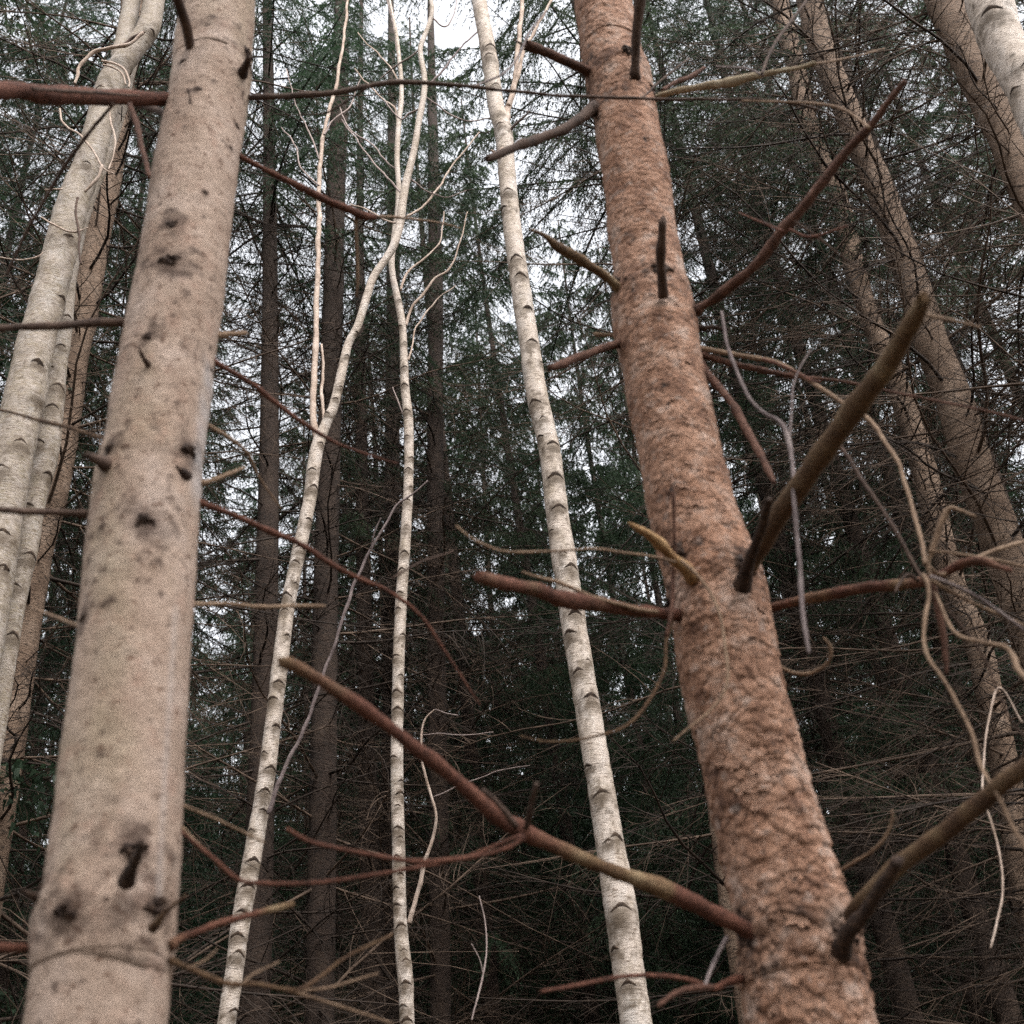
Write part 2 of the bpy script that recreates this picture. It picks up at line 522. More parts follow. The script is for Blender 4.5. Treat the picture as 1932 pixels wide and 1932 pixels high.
M_TWIG = mat_wood('dead spruce twigs', (0.03, 0.020, 0.014), (0.065, 0.043, 0.030), (0.13, 0.09, 0.065), 9, None, 0.0)
M_TWIGD = mat_wood('shaded dead twigs', (0.011, 0.0072, 0.0052), (0.021, 0.0135, 0.0096), (0.045, 0.030, 0.021), 9, None, 0.0)  # twig colour darkened to stand for shade deep in the wood
M_NEED = mat_needles('spruce needles', (0.019, 0.030, 0.017), (0.042, 0.062, 0.033))

# ------------------------------------------------------------------ generators of background spruce parts
def rand_dir(n):
    d = rng.normal(size=(n, 3)); return d / np.linalg.norm(d, axis=1, keepdims=True)

def dead_branch_buf(buf, L, origin, az, pitch, r0=0.009, n2=22, n3=4, fine=1.0):
    """one bare lower branch with side twigs, grown outwards from the trunk"""
    S = 9
    s = np.linspace(0, 1, S)
    bend = rng.normal(0, 0.10, 2)
    x = s * L
    y = L * (bend[0] * s ** 2 + 0.02 * np.sin(s * 9 + rng.uniform(0, 6)))
    z = L * (math.tan(pitch) * s + bend[1] * s ** 2 - 0.05 * s ** 2)
    ax = np.stack([x, y, z], 1)
    V, Q = batch_tubes(ax[None], (r0 * (1 - 0.78 * s))[None], 4)
    parts = [(V, Q)]
    # second order
    q = np.sort(rng.uniform(0.10, 0.99, n2))
    p0 = np.stack([np.interp(q, s, ax[:, k]) for k in range(3)], 1)
    side = np.where(rng.random(n2) < 0.5, 1.0, -1.0)
    ang = rng.uniform(0.5, 1.25, n2) * side
    el = rng.normal(-0.12, 0.32, n2)
    d = np.stack([np.cos(ang) * np.cos(el), np.sin(ang) * np.cos(el), np.sin(el)], 1)
    l2 = L * rng.uniform(0.12, 0.42, n2) * (1.15 - 0.75 * q)
    S2 = 5
    t = np.linspace(0, 1, S2)
    curl = rng.normal(0, 0.22, (n2, 3)) + np.array([0.12, 0, -0.14])
    P2 = p0[:, None] + d[:, None] * (l2[:, None] * t)[..., None] + curl[:, None] * (l2[:, None] * t ** 2)[..., None]
    R2 = np.maximum(r0 * 0.42 * (1 - 0.6 * q), 0.0016 * fine)[:, None] * (1 - 0.6 * t)[None]
    parts.append(batch_tubes(P2, R2, 3))
    if n3:
        m = n2 * n3
        idx = np.repeat(np.arange(n2), n3)
        tq = rng.uniform(0.15, 1.0, m)
        f = tq * (S2 - 1); i0 = np.minimum(f.astype(int), S2 - 2); fr = (f - i0)[:, None]
        b0 = P2[idx, i0] * (1 - fr) + P2[idx, i0 + 1] * fr
        dd = d[idx] * 0.7 + rand_dir(m) * 0.75 + np.array([0.1, 0, -0.12])
        dd /= np.linalg.norm(dd, axis=1, keepdims=True)
        l3 = l2[idx] * rng.uniform(0.15, 0.5, m)
        S3 = 3; t3 = np.linspace(0, 1, S3)
        c3 = rng.normal(0, 0.3, (m, 3))
        P3 = b0[:, None] + dd[:, None] * (l3[:, None] * t3)[..., None] + c3[:, None] * (l3[:, None] * t3 ** 2)[..., None]
        R3 = np.full((m, 1), 0.0011 * fine) * (1 - 0.6 * t3)[None]
        parts.append(batch_tubes(P3, R3, 3))
    ca, sa = math.cos(az), math.sin(az)
    Rz = np.array([[ca, -sa, 0], [sa, ca, 0], [0, 0, 1]])
    for V, Q in parts:
        buf.add(V @ Rz.T + origin, Q)

def trunk_bg(r0, H, bendiness, seed):
    n = 44
    z = np.linspace(-0.2, H, n)
    rr = r0 * (1 - 0.88 * (np.clip(z, 0, H) / H) ** 0.9) + 0.02 * np.exp(-np.clip(z, 0, 9) * 3)
    P = np.stack([bendiness * np.sin(z * 0.23 + seed), bendiness * np.cos(z * 0.19 + seed * 2), z], 1)
    P[:, :2] -= P[0, :2]
    V, Q = batch_tubes(P[None], rr[None], 14)
    nn = fbm(V * np.array([9, 9, 3.0]), 2, seed)
    c = np.repeat(P, 14, axis=0)
    V = V + (V - c) * (0.05 * nn)[:, None]
    return V, Q, P, rr

def crown_buf(buf_need, buf_wood, P, rr, z0, H, Lmax, dens=1.0, hang=1.0, nn=14, ww=0.0062, nl=1.0):
    """drooping live boughs hung with needle-bearing branchlets"""
    z = z0
    while z < H - 0.15:
        k = (z - z0) / (H - z0)
        nb = int(rng.integers(3, 6))
        for a in rng.uniform(0, 2 * math.pi, 1) + np.arange(nb) * 2 * math.pi / nb + rng.normal(0, 0.25, nb):
            L = Lmax * (1 - k) ** 0.75 * rng.uniform(0.65, 1.1) + 0.12
            S = 9; s = np.linspace(0, 1, S)
            up = rng.uniform(-0.05, 0.35) - 0.25 * (1 - k)
            x = L * s
            zz = L * (up * s - 0.55 * s ** 2 * (1 - 0.6 * k) + 0.28 * s ** 3)
            yy = L * rng.normal(0, 0.10) * s ** 2
            ax = np.stack([x, yy, zz], 1)
            o = np.array([np.interp(z, P[:, 2], P[:, 0]), np.interp(z, P[:, 2], P[:, 1]), z])
            ca, sa = math.cos(a), math.sin(a)
            Rz = np.array([[ca, -sa, 0], [sa, ca, 0], [0, 0, 1]])
            axw = ax @ Rz.T + o
            V, Q = batch_tubes(axw[None], (0.004 + 0.010 * L / 2.4 * (1 - 0.85 * s))[None], 4)
            buf_wood.add(V, Q)
            n2 = max(6, int(L * 30 * dens))
            q = np.clip(rng.uniform(0.12, 1.0, n2), 0, 1)
            p0 = np.stack([np.interp(q, s, ax[:, j]) for j in range(3)], 1)
            sd = np.where(np.arange(n2) % 2 == 0, 1.0, -1.0)
            l2 = rng.uniform(0.16, 0.46, n2) * min(1.0, 0.35 + L / 2.0) * (1.15 - 0.5 * q)
            out = rng.uniform(0.25, 1.0, n2)
            d = np.stack([0.45 + 0.3 * rng.random(n2), sd * out, -0.25 - 0.5 * hang * rng.random(n2)], 1)
            d /= np.linalg.norm(d, axis=1, keepdims=True)
            S2 = 5; t = np.linspace(0, 1, S2)
            P2 = p0[:, None] + d[:, None] * (l2[:, None] * t)[..., None] + np.array([0, 0, -0.75 * hang])[None, None] * (l2[:, None] * t ** 2)[..., None]
            # needles along every branchlet
            m = n2 * nn
            idx = np.repeat(np.arange(n2), nn)
            tq = np.tile(np.linspace(0.05, 1.0, nn), n2) + rng.uniform(-0.03, 0.03, m); tq = np.clip(tq, 0, 1)
            f = tq * (S2 - 1); i0 = np.minimum(f.astype(int), S2 - 2); fr = (f - i0)[:, None]
            b0 = P2[idx, i0] * (1 - fr) + P2[idx, i0 + 1] * fr
            T = P2[idx, i0 + 1] - P2[idx, i0]; T /= np.linalg.norm(T, axis=1, keepdims=True)
            rd = rand_dir(m)
            sidev = rd - T * (rd * T).sum(1, keepdims=True); sidev /= np.linalg.norm(sidev, axis=1, keepdims=True) + 1e-9
            nd = T * 0.8 + sidev * 0.62
            ln = rng.uniform(0.025, 0.050, m)[:, None] * nl
            wv = np.cross(nd, rd); wv /= np.linalg.norm(wv, axis=1, keepdims=True) + 1e-9
            A = b0 - wv * ww; B = b0 + wv * ww; Cc = b0 + nd * ln
            VV = np.stack([A, B, Cc], 1).reshape(-1, 3)
            buf_need.add(VV @ Rz.T + o, np.arange(3 * m).reshape(-1, 3))
        z += rng.uniform(0.34, 0.62)

# ------------------------------------------------------------------ ground
def ground():
    n = 90
    gx = np.linspace(-1, 1, n); gx = np.sign(gx) * np.abs(gx) ** 2.2 * 220
    X, Y = np.meshgrid(gx, gx)
    f = np.stack([X.ravel(), Y.ravel(), np.zeros(n * n)], 1)
    Z = 0.10 * fbm(f * 0.4, 3, 5)
    V = np.stack([X.ravel(), Y.ravel(), Z - 0.02], 1)
    i = np.arange(n - 1)[:, None] * n + np.arange(n - 1)[None]
    Q = np.stack([i, i + 1, i + n + 1, i + n], -1).reshape(-1, 4)
    m, nn, b, _ = new_mat('needle litter ground')
    c = ramp(nn, noise(nn, coords(nn), 2.5, 8, 0.7), [(0.3, (0.035, 0.022, 0.014)), (0.5, (0.07, 0.045, 0.028)), (0.62, (0.05, 0.055, 0.022)), (0.75, (0.11, 0.075, 0.045))])
    nn.links.new(c, b.inputs['Base Color'])
    bump(nn, b, noise(nn, coords(nn), 30, 6, 0.7), 0.8, 0.03)
    link('ground', make_mesh('ground', V, [Q], m), None, kind='structure')
ground()

# ------------------------------------------------------------------ background spruces: variants share meshes
H_TREE = 23.0
VAR = []
# three near kinds, then two thick-crowned kinds for the depth of the stand
KINDS = [(8.2, 2.6, 2.1, 1.1, 14, 0.0066, 1.0), (9.6, 2.4, 2.1, 0.8, 14, 0.0066, 1.0), (5.8, 2.6, 2.0, 1.15, 14, 0.0068, 1.0),
         (4.2, 3.0, 1.3, 1.1, 11, 0.014, 1.7), (5.4, 2.8, 1.2, 0.9, 11, 0.014, 1.7), (11.3, 2.4, 2.2, 1.2, 14, 0.0066, 1.0)]
for vi, (z0_, Lm_, de_, ha_, nn_, ww_, nl_) in enumerate(KINDS):
    V, Q, P, rr = trunk_bg(0.13, H_TREE, 0.10, vi + 1)
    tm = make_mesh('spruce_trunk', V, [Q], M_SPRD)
    nb_, wb_ = Buf(), Buf()
    crown_buf(nb_, wb_, P, rr, z0_, H_TREE, Lm_, de_, ha_, nn_, ww_, nl_)
    # needles and the boughs that carry them
    me_need = nb_.mesh('crown', M_NEED, False)
    me_bough = wb_.mesh('boughs', M_TWIGD, True)
    db = Buf()
    z = 1.3
    while z < (11.5, 12.5, 10.5, 7.0, 8.0, 13.0)[vi]:
        nb = int(rng.integers(3, 6)); a0 = rng.uniform(0, 6.28)
        for a in range(nb):
            az = a0 + a * 2 * math.pi / nb + rng.normal(0, 0.3)
            L = rng.uniform(0.9, 2.3) * (0.65 + 0.035 * z)
            o = np.array([np.interp(z, P[:, 2], P[:, 0]), np.interp(z, P[:, 2], P[:, 1]), z])
            dead_branch_buf(db, L, o, az, rng.normal(0.02, 0.22), 0.011, 17, 2, 1.9)
        z += rng.uniform(0.32, 0.55)
    me_dead = db.mesh('dead_branches', M_TWIGD, True)
    VAR.append((tm, me_need, me_bough, me_dead))

def bg_spruce(x, y, rot, vi, label, group=None, s=1.0, lean=(0, 0)):
    t = thing('spruce_tree', label, 'tree', (x, y, 0), group)
    t.rotation_euler = (lean[0], lean[1], rot); t.scale = (s, s, s)
    tm, mn, mb, md = VAR[vi]
    link('trunk', tm, t)
    link('crown', mn, t, kind='stuff')
    link('boughs', mb, t, kind='stuff')
    link('dead_branches', md, t, kind='stuff')
    return t

def spot(u, Y, elev_v=700):
    P, t = at(u, elev_v, Y)
    return P[0]

# shared single dead branches for the nearer spruces
DEADB = []
for k in range(8):
    b = Buf()
    dead_branch_buf(b, 1.7, np.zeros(3), 0.0, rng.normal(0, 0.12), 0.010, 24, 4, 1.0)
    DEADB.append(b.mesh('dead_branch', M_TWIG if k % 2 else M_TWIGD, True))

def add_dead(root, stem, zlo, zhi, step, per=4, smin=0.6, smax=1.25, seed=0):
    r = np.random.default_rng(seed)
    z = zlo
    while z < zhi:
        a0 = r.uniform(0, 6.28)
        for k in range(per):
            i = int(np.argmin(np.abs(stem.P[:, 2] - z - r.normal(0, 0.03))))
            az = a0 + k * 2 * math.pi / per + r.normal(0, 0.25)
            o = link('dead_branch', DEADB[int(r.integers(0, 8))], root)
            o.location = Vector(stem.P[i]) - stem.base
            o.rotation_euler = (r.uniform(-0.5, 0.5), r.normal(-0.05, 0.25), az)
            q = r.uniform(smin, smax); o.scale = (q, q, q)
        z += step * r.uniform(0.8, 1.2)

# ------------------------------------------------------------------ left near spruce
def gauss_spots(stem, spots):
    """rows (u, v, radius px, strength, stretch) -> function giving a stain value on the surface"""
    C = []
    for u, v, r, k, st in spots:
        i, n, p = stem.front(u, v)
        C.append((p, r * stem.t[i] / F_PX, k, st))
    def f(V):
        s = np.zeros(len(V))
        nz = 1 + 0.9 * fbm(V * 60, 3, 3)
        for p, r, k, st in C:
            d = V - p
            rr = np.sqrt(d[:, 0] ** 2 + d[:, 1] ** 2 + (d[:, 2] / st) ** 2) / r
            s = np.maximum(s, k * np.clip(1.15 - rr * nz * 0.8, 0, 1))
        return s
    return f

LT = Stem(survey([(411, 0, 137), (398, 150, 147), (367, 333, 158), (345, 500, 165), (321, 644, 176), (293, 833, 188), (282, 890, 199),
                  (269, 1000, 203), (258, 1150, 210), (246, 1288, 218), (226, 1500, 235), (210, 1680, 250), (198, 1740, 266), (193, 1830, 262), (182, 1932, 263)], 1.65, horiz=True),
          640, 130, up=9.0, taper=0.35)
t_left = thing('spruce_tree', 'pale beige smooth-barked spruce trunk standing blurred close at left', 'tree', LT.base)
KL = [(320, 480, 15), (312, 548, 24), (272, 688, 13), (363, 226, 12), (463, 130, 17), (440, 268, 9), (428, 318, 9), (380, 418, 7), (283, 423, 5),
      (345, 895, 24), (270, 1042, 26), (196, 1035, 10), (195, 1185, 12), (245, 1650, 30), (128, 1745, 30), (285, 1752, 32), (75, 1700, 22),
      (200, 1035, 8), (160, 1190, 14), (205, 885, 20), (222, 705, 6), (395, 715, 9), (195, 1740, 12), (340, 160, 12)]
ring_pts = []
i0, n0, p0 = LT.front(357, 706)
RR = 26 * LT.t[i0] / F_PX
def left_stain(V):
    s = gauss_spots(LT, [(u, v, r * (1.7 if r > 12 else 0.9), 0.8, 0.9) for u, v, r in KL] + [(268, 1075, 22, 0.55, 1.0), (320, 500, 20, 0.5, 1.4), (312, 575, 30, 0.45, 0.8),
                    (300, 905, 60, 0.35, 0.25), (220, 1770, 90, 0.4, 0.35), (245, 1690, 55, 0.5, 0.6), (215, 1555, 22, 0.4, 0.8), (400, 105, 50, 0.3, 0.3)])(V)
    d = V - p0
    q = np.sqrt(d[:, 0] ** 2 + d[:, 1] ** 2 + (d[:, 2] / 0.9) ** 2)
    s = np.maximum(s, 0.42 * np.exp(-((q - RR) / (RR * 0.16)) ** 2))
    for o in (-0.3, 0.1, 0.42):
        lx = d[:, 0] - o * RR - 0.12 * d[:, 2]
        s = np.maximum(s, 0.36 * np.exp(-(lx / (RR * 0.10)) ** 2) * (q < RR * 0.9))
    return s
def left_pale_strip(V):
    """a thin paler strip down the right flank"""
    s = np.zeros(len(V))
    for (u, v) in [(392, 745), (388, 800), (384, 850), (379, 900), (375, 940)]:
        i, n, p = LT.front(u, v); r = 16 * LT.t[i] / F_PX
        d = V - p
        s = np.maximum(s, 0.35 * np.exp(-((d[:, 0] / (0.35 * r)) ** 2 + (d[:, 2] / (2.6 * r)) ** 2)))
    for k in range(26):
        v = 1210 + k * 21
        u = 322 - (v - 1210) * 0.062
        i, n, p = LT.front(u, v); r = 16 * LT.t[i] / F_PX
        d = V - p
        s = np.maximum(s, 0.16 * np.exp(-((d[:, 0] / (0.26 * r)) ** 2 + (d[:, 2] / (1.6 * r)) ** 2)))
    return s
def left_disp(V, R):
    return 0.0022 * fbm(V * np.array([16, 16, 9.0]), 3, 2) + 0.0011 * vnoise(V * np.array([90, 90, 60.0]), 4)
link('trunk', LT.mesh('trunk', M_SMOOTH, left_disp, {'stain': left_stain, 'pale_strip': left_pale_strip}), t_left)

def knot(stem, u, v, r, root, mat=M_KNOT, h=0.5, seed=0, name='knot'):
    i, n, p = stem.front(u, v)
    r = r * stem.t[i] / F_PX
    T = stem.T[i]; S = np.cross(n, T)
    K, M = 7, 14
    V = []
    for a in range(K):
        q = a / (K - 1)
        for b in range(M):
            ph = b / M * 2 * math.pi
            rr = r * q * (1 + 0.25 * math.sin(ph * 3 + seed) + 0.15 * math.sin(ph * 7 + seed * 2))
            x, z = rr * math.cos(ph) * 1.15, rr * math.sin(ph) * 0.85
            lift = r * h * (math.exp(-((q - 0.45) / 0.28) ** 2) * 1.0 - 0.1) * (1 + 0.4 * math.sin(ph * 5 + seed))
            ang = x / stem.R[i]
            nn = n * math.cos(ang) + S * math.sin(ang)
            V.append(stem.P[i] + nn * (stem.R[i] - 0.001 - 0.25 * r * (q > 0.95) + lift) + T * z)
    V = np.array(V)
    V += np.stack([vnoise(V * 160 + k * 9 + seed, 8) for k in range(3)], 1) * r * 0.3
    s = np.arange(K - 1)[:, None] * M; j = np.arange(M)[None]
    Q = np.stack([s + j, s + (j + 1) % M, s + M + (j + 1) % M, s + M + j], -1).reshape(-1, 4)
    return link(name, make_mesh(name, V - np.array(stem.base), [Q], mat), root)

for k, (u, v, r) in enumerate(KL):
    knot(LT, u, v, r * 0.8, t_left, seed=k, h=0.5 if r > 12 else 0.3)

def branches(root, base, specs):
    """specs: (points, Y0, Y1, material, options, [twig specs]) -> 'branch' parts with 'twig' sub-parts"""
    for k, (pts, Y0, Y1, mat, opt, tw) in enumerate(specs):
        opt = dict(opt); nm = opt.pop('name', 'branch')
        b = rod(survey(pts, Y0, Y1), mat, nm, root, base, seed=k + 1, sides=opt.pop('sides', 12), jag=opt.pop('jag', 0.5), **opt)
        for q, (tp, ty0, ty1, tm) in enumerate(tw):
            rod(survey(tp, ty0, ty1), tm, 'twig', b, base, sides=6, seed=k * 7 + q + 3, wig=0.002)

branches(t_left, LT.base, [
    ([(330, 187, 24), (250, 184, 28), (180, 184, 31), (100, 178, 34), (30, 170, 36), (-60, 168, 38)], 1.62, 1.25, M_RED, dict(rough=0.16, jag=0.2),
        [([(246, 196, 10), (258, 235, 12), (268, 280, 11), (282, 336, 8)], 1.5, 1.46, M_REDC),
         ([(60, 168, 7), (120, 172, 8), (190, 176, 7), (262, 180, 4)], 1.33, 1.50, M_DARK),
         ([(215, 195, 6), (160, 260, 7), (110, 330, 7), (60, 420, 6), (10, 520, 5)], 1.5, 1.7, M_DARK)]),
    ([(322, 222, 12), (290, 206, 13), (240, 192, 12), (190, 188, 8)], 1.64, 1.7, M_DARK, {}, []),
    ([(455, 187, 14), (500, 185, 12), (560, 180, 12), (640, 174, 11), (720, 160, 10), (790, 155, 9), (900, 164, 7), (1050, 180, 6), (1240, 186, 6), (1400, 188, 5), (1500, 195, 5), (1570, 218, 4), (1640, 270, 3)], 1.66, 2.0, M_DARK, dict(wig=0.003), 
        [([(1210, 186, 4), (1250, 150, 4), (1300, 110, 3)], 1.9, 2.0, M_DARK), ([(700, 163, 4), (640, 200, 4), (600, 215, 3), (520, 216, 2)], 1.72, 1.8, M_DARK),
         ([(890, 164, 4), (960, 130, 4), (1000, 60, 4), (1030, 20, 3)], 1.8, 2.0, M_PURP)]),
    ([(372, 112, 30), (362, 92, 21), (352, 50, 19), (335, 0, 20), (322, -50, 21)], 1.60, 1.42, M_DARK, {}, []),
    ([(440, 290, 10), (490, 315, 11), (540, 340, 12), (600, 371, 14), (650, 392, 14), (685, 406, 16), (708, 410, 10)], 1.66, 1.85, M_RED, {},
        [([(700, 408, 6), (760, 412, 5), (820, 420, 4), (868, 430, 3)], 1.84, 1.95, M_TAN), ([(672, 400, 7), (673, 460, 6), (676, 520, 6), (672, 560, 4)], 1.83, 1.95, M_TAN)]),
    ([(395, 675, 14), (440, 702, 10), (490, 735, 10), (560, 790, 9), (600, 815, 8), (640, 835, 6), (700, 858, 5), (752, 876, 4)], 1.66, 1.9, M_RED, {}, []),
    ([(250, 612, 18), (200, 611, 17), (120, 614, 16), (50, 616, 14), (-30, 618, 12)], 1.63, 1.5, M_DARK, {}, []),
    ([(395, 634, 13), (430, 631, 11), (464, 629, 8)], 1.66, 1.7, M_TAN, {}, []),
    ([(185, 975, 18), (150, 971, 15), (100, 967, 12), (40, 963, 13), (-30, 957, 12)], 1.64, 1.5, M_DARK, {}, []),
    ([(368, 945, 14), (420, 965, 12), (480, 990, 12), (560, 1025, 11), (620, 1062, 10), (680, 1092, 9), (740, 1122, 8), (790, 1160, 6), (830, 1215, 6), (870, 1275, 4), (905, 1330, 3)], 1.66, 1.95, M_RED, {},
        [([(740, 1090, 3), (790, 1062, 4), (855, 1040, 3)], 1.9, 2.0, M_DARK)]),
    ([(355, 1139, 9), (420, 1140, 8), (500, 1143, 7), (560, 1142, 7), (614, 1142, 6)], 1.66, 1.8, M_TAN, {}, []),
    ([(322, 1785, 22), (345, 1768, 14), (400, 1748, 14), (450, 1735, 13), (500, 1722, 12), (550, 1707, 12)], 1.64, 1.75, M_RED, dict(bare=[(0, 0.4), (0.2, 0.1), (0.7, 0), (0.8, 1), (1, 1)]), []),
    ([(318, 1812, 12), (345, 1822, 11), (400, 1842, 11), (440, 1858, 10), (480, 1860, 9), (540, 1870, 8), (570, 1868, 8), (610, 1842, 7), (660, 1805, 6), (740, 1765, 5)], 1.65, 1.85, M_OLIVE, {},
        [([(562, 1869, 6), (620, 1862, 5), (670, 1850, 4), (712, 1837, 3)], 1.78, 1.9, M_TAN), ([(545, 1871, 7), (600, 1885, 6), (660, 1905, 5), (740, 1932, 4)], 1.77, 1.9, M_TAN),
         ([(355, 1826, 5), (390, 1808, 4), (412, 1788, 3)], 1.66, 1.7, M_TAN), ([(455, 1858, 4), (480, 1838, 4), (530, 1815, 3)], 1.7, 1.8, M_TAN)]),
    ([(215, 886, 30), (190, 873, 20), (165, 858, 10)], 1.60, 1.5, M_DARK, {}, []),
    ([(70, 1791, 20), (30, 1791, 18), (-30, 1790, 18)], 1.63, 1.55, M_RED, {}, []),
    ([(170, 1194, 16), (140, 1178, 9), (100, 1160, 7), (60, 1150, 6)], 1.63, 1.75, M_TAN, {}, []),
    ([(375, 912, 12), (410, 902, 9), (440, 892, 8), (463, 884, 5)], 1.66, 1.7, M_TAN, {}, []),
    ([(210, 832, 10), (150, 815, 8), (90, 798, 8), (40, 782, 6), (-10, 770, 5)], 1.64, 1.8, M_OLIVE, {}, []),
    ([(240, 1662, 34), (247, 1635, 22), (256, 1612, 18), (264, 1590, 12)], 1.56, 1.42, M_KNOT, dict(jag=1.2, name='broken_stub'), []),
    ([(288, 1752, 22), (310, 1725, 9), (330, 1705, 7), (349, 1688, 6)], 1.58, 1.5, M_OLIVE, {}, []),
    ([(80, 1700, 24), (62, 1692, 16), (45, 1686, 8)], 1.62, 1.55, M_KNOT, dict(jag=1.2, name='broken_stub'), []),
    ([(350, 895, 22), (338, 885, 10), (330, 878, 5)], 1.56, 1.5, M_KNOT, dict(jag=1.2, name='broken_stub'), []),
    ([(365, 222, 12), (358, 190, 5), (355, 165, 4)], 1.58, 1.55, M_DARK, {}, []),
    ([(280, 690, 12), (268, 672, 8), (263, 658, 4)], 1.57, 1.52, M_KNOT, dict(name='broken_stub'), []),
    ([(455, 140, 22), (466, 118, 14), (472, 105, 10)], 1.62, 1.58, M_KNOT, dict(jag=1.0, name='broken_stub'), []),
    ([(385, 798, 8), (430, 825, 8), (468, 856, 7), (490, 900, 5), (530, 960, 3)], 1.67, 1.9, M_TAN, {}, []),
    ([(343, 1560, 6), (380, 1600, 6), (425, 1645, 7), (450, 1661, 7)], 1.66, 1.72, M_TAN, {}, []),
    ([(342, 1518, 6), (400, 1545, 6), (460, 1570, 5), (500, 1590, 3)], 1.66, 1.85, M_TAN, {}, []),
])

# ------------------------------------------------------------------ right near spruce
RT = Stem(survey([(1137, 0, 107), (1147, 70, 109), (1157, 118, 114), (1168, 150, 124), (1177, 205, 119), (1199, 333, 124), (1211, 433, 126), (1224, 520, 132), (1232, 580, 152), (1241, 644, 153),
                  (1272, 800, 156), (1302, 950, 163), (1322, 1020, 176), (1345, 1090, 184), (1366, 1180, 186), (1381, 1288, 190), (1424, 1450, 196), (1462, 1600, 202), (1488, 1700, 216), (1505, 1760, 230), (1518, 1850, 234), (1532, 1932, 234)], 2.1, horiz=True),
          900, 200, up=10.0, taper=0.35)
t_right = thing('spruce_tree', 'reddish scaly-barked spruce trunk right of centre, with broken branch stubs', 'tree', RT.base)
collars = [(160, 26, 0.9), (565, 30, 0.8), (1115, 45, 0.7), (1780, 60, 0.9)]
zc = [(RT.P[RT.index_at(v), 2], w * RT.t[RT.index_at(v)] / F_PX, k) for v, w, k in collars]
def right_disp(V, R):
    W = V + np.stack([fbm(V * 22 + 3.3 * k, 2, 20 + k) for k in range(3)], 1) * 0.012
    low = np.clip((RT.P[RT.index_at(900), 2] - V[:, 2]) / 1.1, 0, 1)
    F1, F2, cid, off = worley(W * np.array([52, 52, 40.0]), 3)
    edge = np.clip((F2 - F1) * 4, 0, 1)
    big = edge * (0.15 + cid) * 0.0050 - off[:, 2] * 0.0050
    f1, f2, c2, o2 = worley(W * np.array([75, 75, 85.0]), 9)
    small = np.clip((f2 - f1) * 3.5, 0, 1) * (0.3 + c2) * 0.0014 - o2[:, 2] * 0.0012
    d = big * (0.30 + 0.75 * low) + small
    col = np.zeros(len(V))
    for z, w, k in zc: col += k * np.exp(-((V[:, 2] - z) / w) ** 2)
    d += col * (0.0045 * fbm(V * 38, 3, 6) + 0.001)
    return d + 0.003 * fbm(V * 9, 2, 8)
def right_stain(V):
    s = np.zeros(len(V))
    for z, w, k in zc: s += 0.5 * k * np.exp(-((V[:, 2] - z) / (w * 1.1)) ** 2) * np.clip(0.5 + 0.9 * fbm(V * 30, 3, 12), 0, 1)
    W = V + np.stack([fbm(V * 22 + 3.3 * k, 2, 20 + k) for k in range(3)], 1) * 0.012
    F1, F2, cid, off = worley(W * np.array([52, 52, 40.0]), 3)
    s += 0.6 * np.clip(1 - (F2 - F1) * 8, 0, 1) * (cid > 0.5)
    return np.clip(np.maximum(s, gauss_spots(RT, [(u, v, r, 0.9, 1.1) for u, v, r in [(1112, 215, 24), (1118, 150, 18), (1165, 560, 22), (1250, 560, 18), (1405, 1095, 30), (1262, 1155, 26), (1290, 1075, 20), (1418, 1765, 34), (1420, 1800, 34), (1585, 1790, 40), (1320, 600, 14)]])(V)), 0, 0.92)
link('trunk', RT.mesh('trunk', M_SCALY, right_disp, {'stain': right_stain}), t_right)

# loose bark flakes, each a curved plate lifted off the trunk
FL = []
for k in range(6):
    a, b = 6, 5
    r_ = np.random.default_rng(k)
    V = []
    for j in range(b):
        for i in range(a):
            x = (i / (a - 1) - 0.5); z = (j / (b - 1) - 0.5)
            edge = 1 + 0.28 * r_.normal() if i in (0, a - 1) or j in (0, b - 1) else 1
            V.append((x * edge, 0.10 + 0.30 * max(0, -z + 0.1) ** 1.5 - 0.5 * x * x * 0.35 + 0.03 * r_.normal(), z * edge))
    V = np.array(V)
    W = V - np.array([0, 0.07, 0])
    VV = np.vstack([V, W])
    q = np.arange(b - 1)[:, None] * a + np.arange(a - 1)[None]
    q = q.ravel()
    top = np.stack([q, q + 1, q + a + 1, q + a], 1)
    n_ = a * b
    per = list(range(a)) + [a * j + a - 1 for j in range(1, b)] + [a * (b - 1) + i for i in range(a - 2, -1, -1)] + [a * j for j in range(b - 2, 0, -1)]
    rim = np.array([[per[i], per[(i + 1) % len(per)], per[(i + 1) % len(per)] + n_, per[i] + n_] for i in range(len(per))])
    FL.append(make_mesh('bark_flake', VV, [top, top[:, ::-1] + n_, rim], M_SCALY))
fr = np.random.default_rng(5)
for k in range(260):
    v = 1932 - 1500 * fr.random() ** 1.5
    i = RT.index_at(v)
    wpx = RT.R[i] / RT.t[i] * F_PX
    u = RT.u[i] + wpx * fr.uniform(-0.92, 0.95)
    i, n, p = RT.front(u, v)
    low = min(1, max(0, (v - 500) / 1200))
    sz = (0.008 + 0.010 * low) * fr.uniform(0.6, 1.35)
    T = RT.T[i]; S = np.cross(n, T)
    o = link('bark_flake', FL[k % 6], t_right)
    mx = Matrix(((S[0], n[0], T[0]), (S[1], n[1], T[1]), (S[2], n[2], T[2]))).to_4x4()
    o.matrix_local = Matrix.Translation(Vector(p) - RT.base + Vector(n) * 0.001) @ mx @ Matrix.Rotation(fr.normal(0, 0.35), 4, 'Y') @ Matrix.Diagonal((sz * fr.uniform(0.8, 1.5), sz * 0.55, sz * fr.uniform(0.7, 1.2), 1))

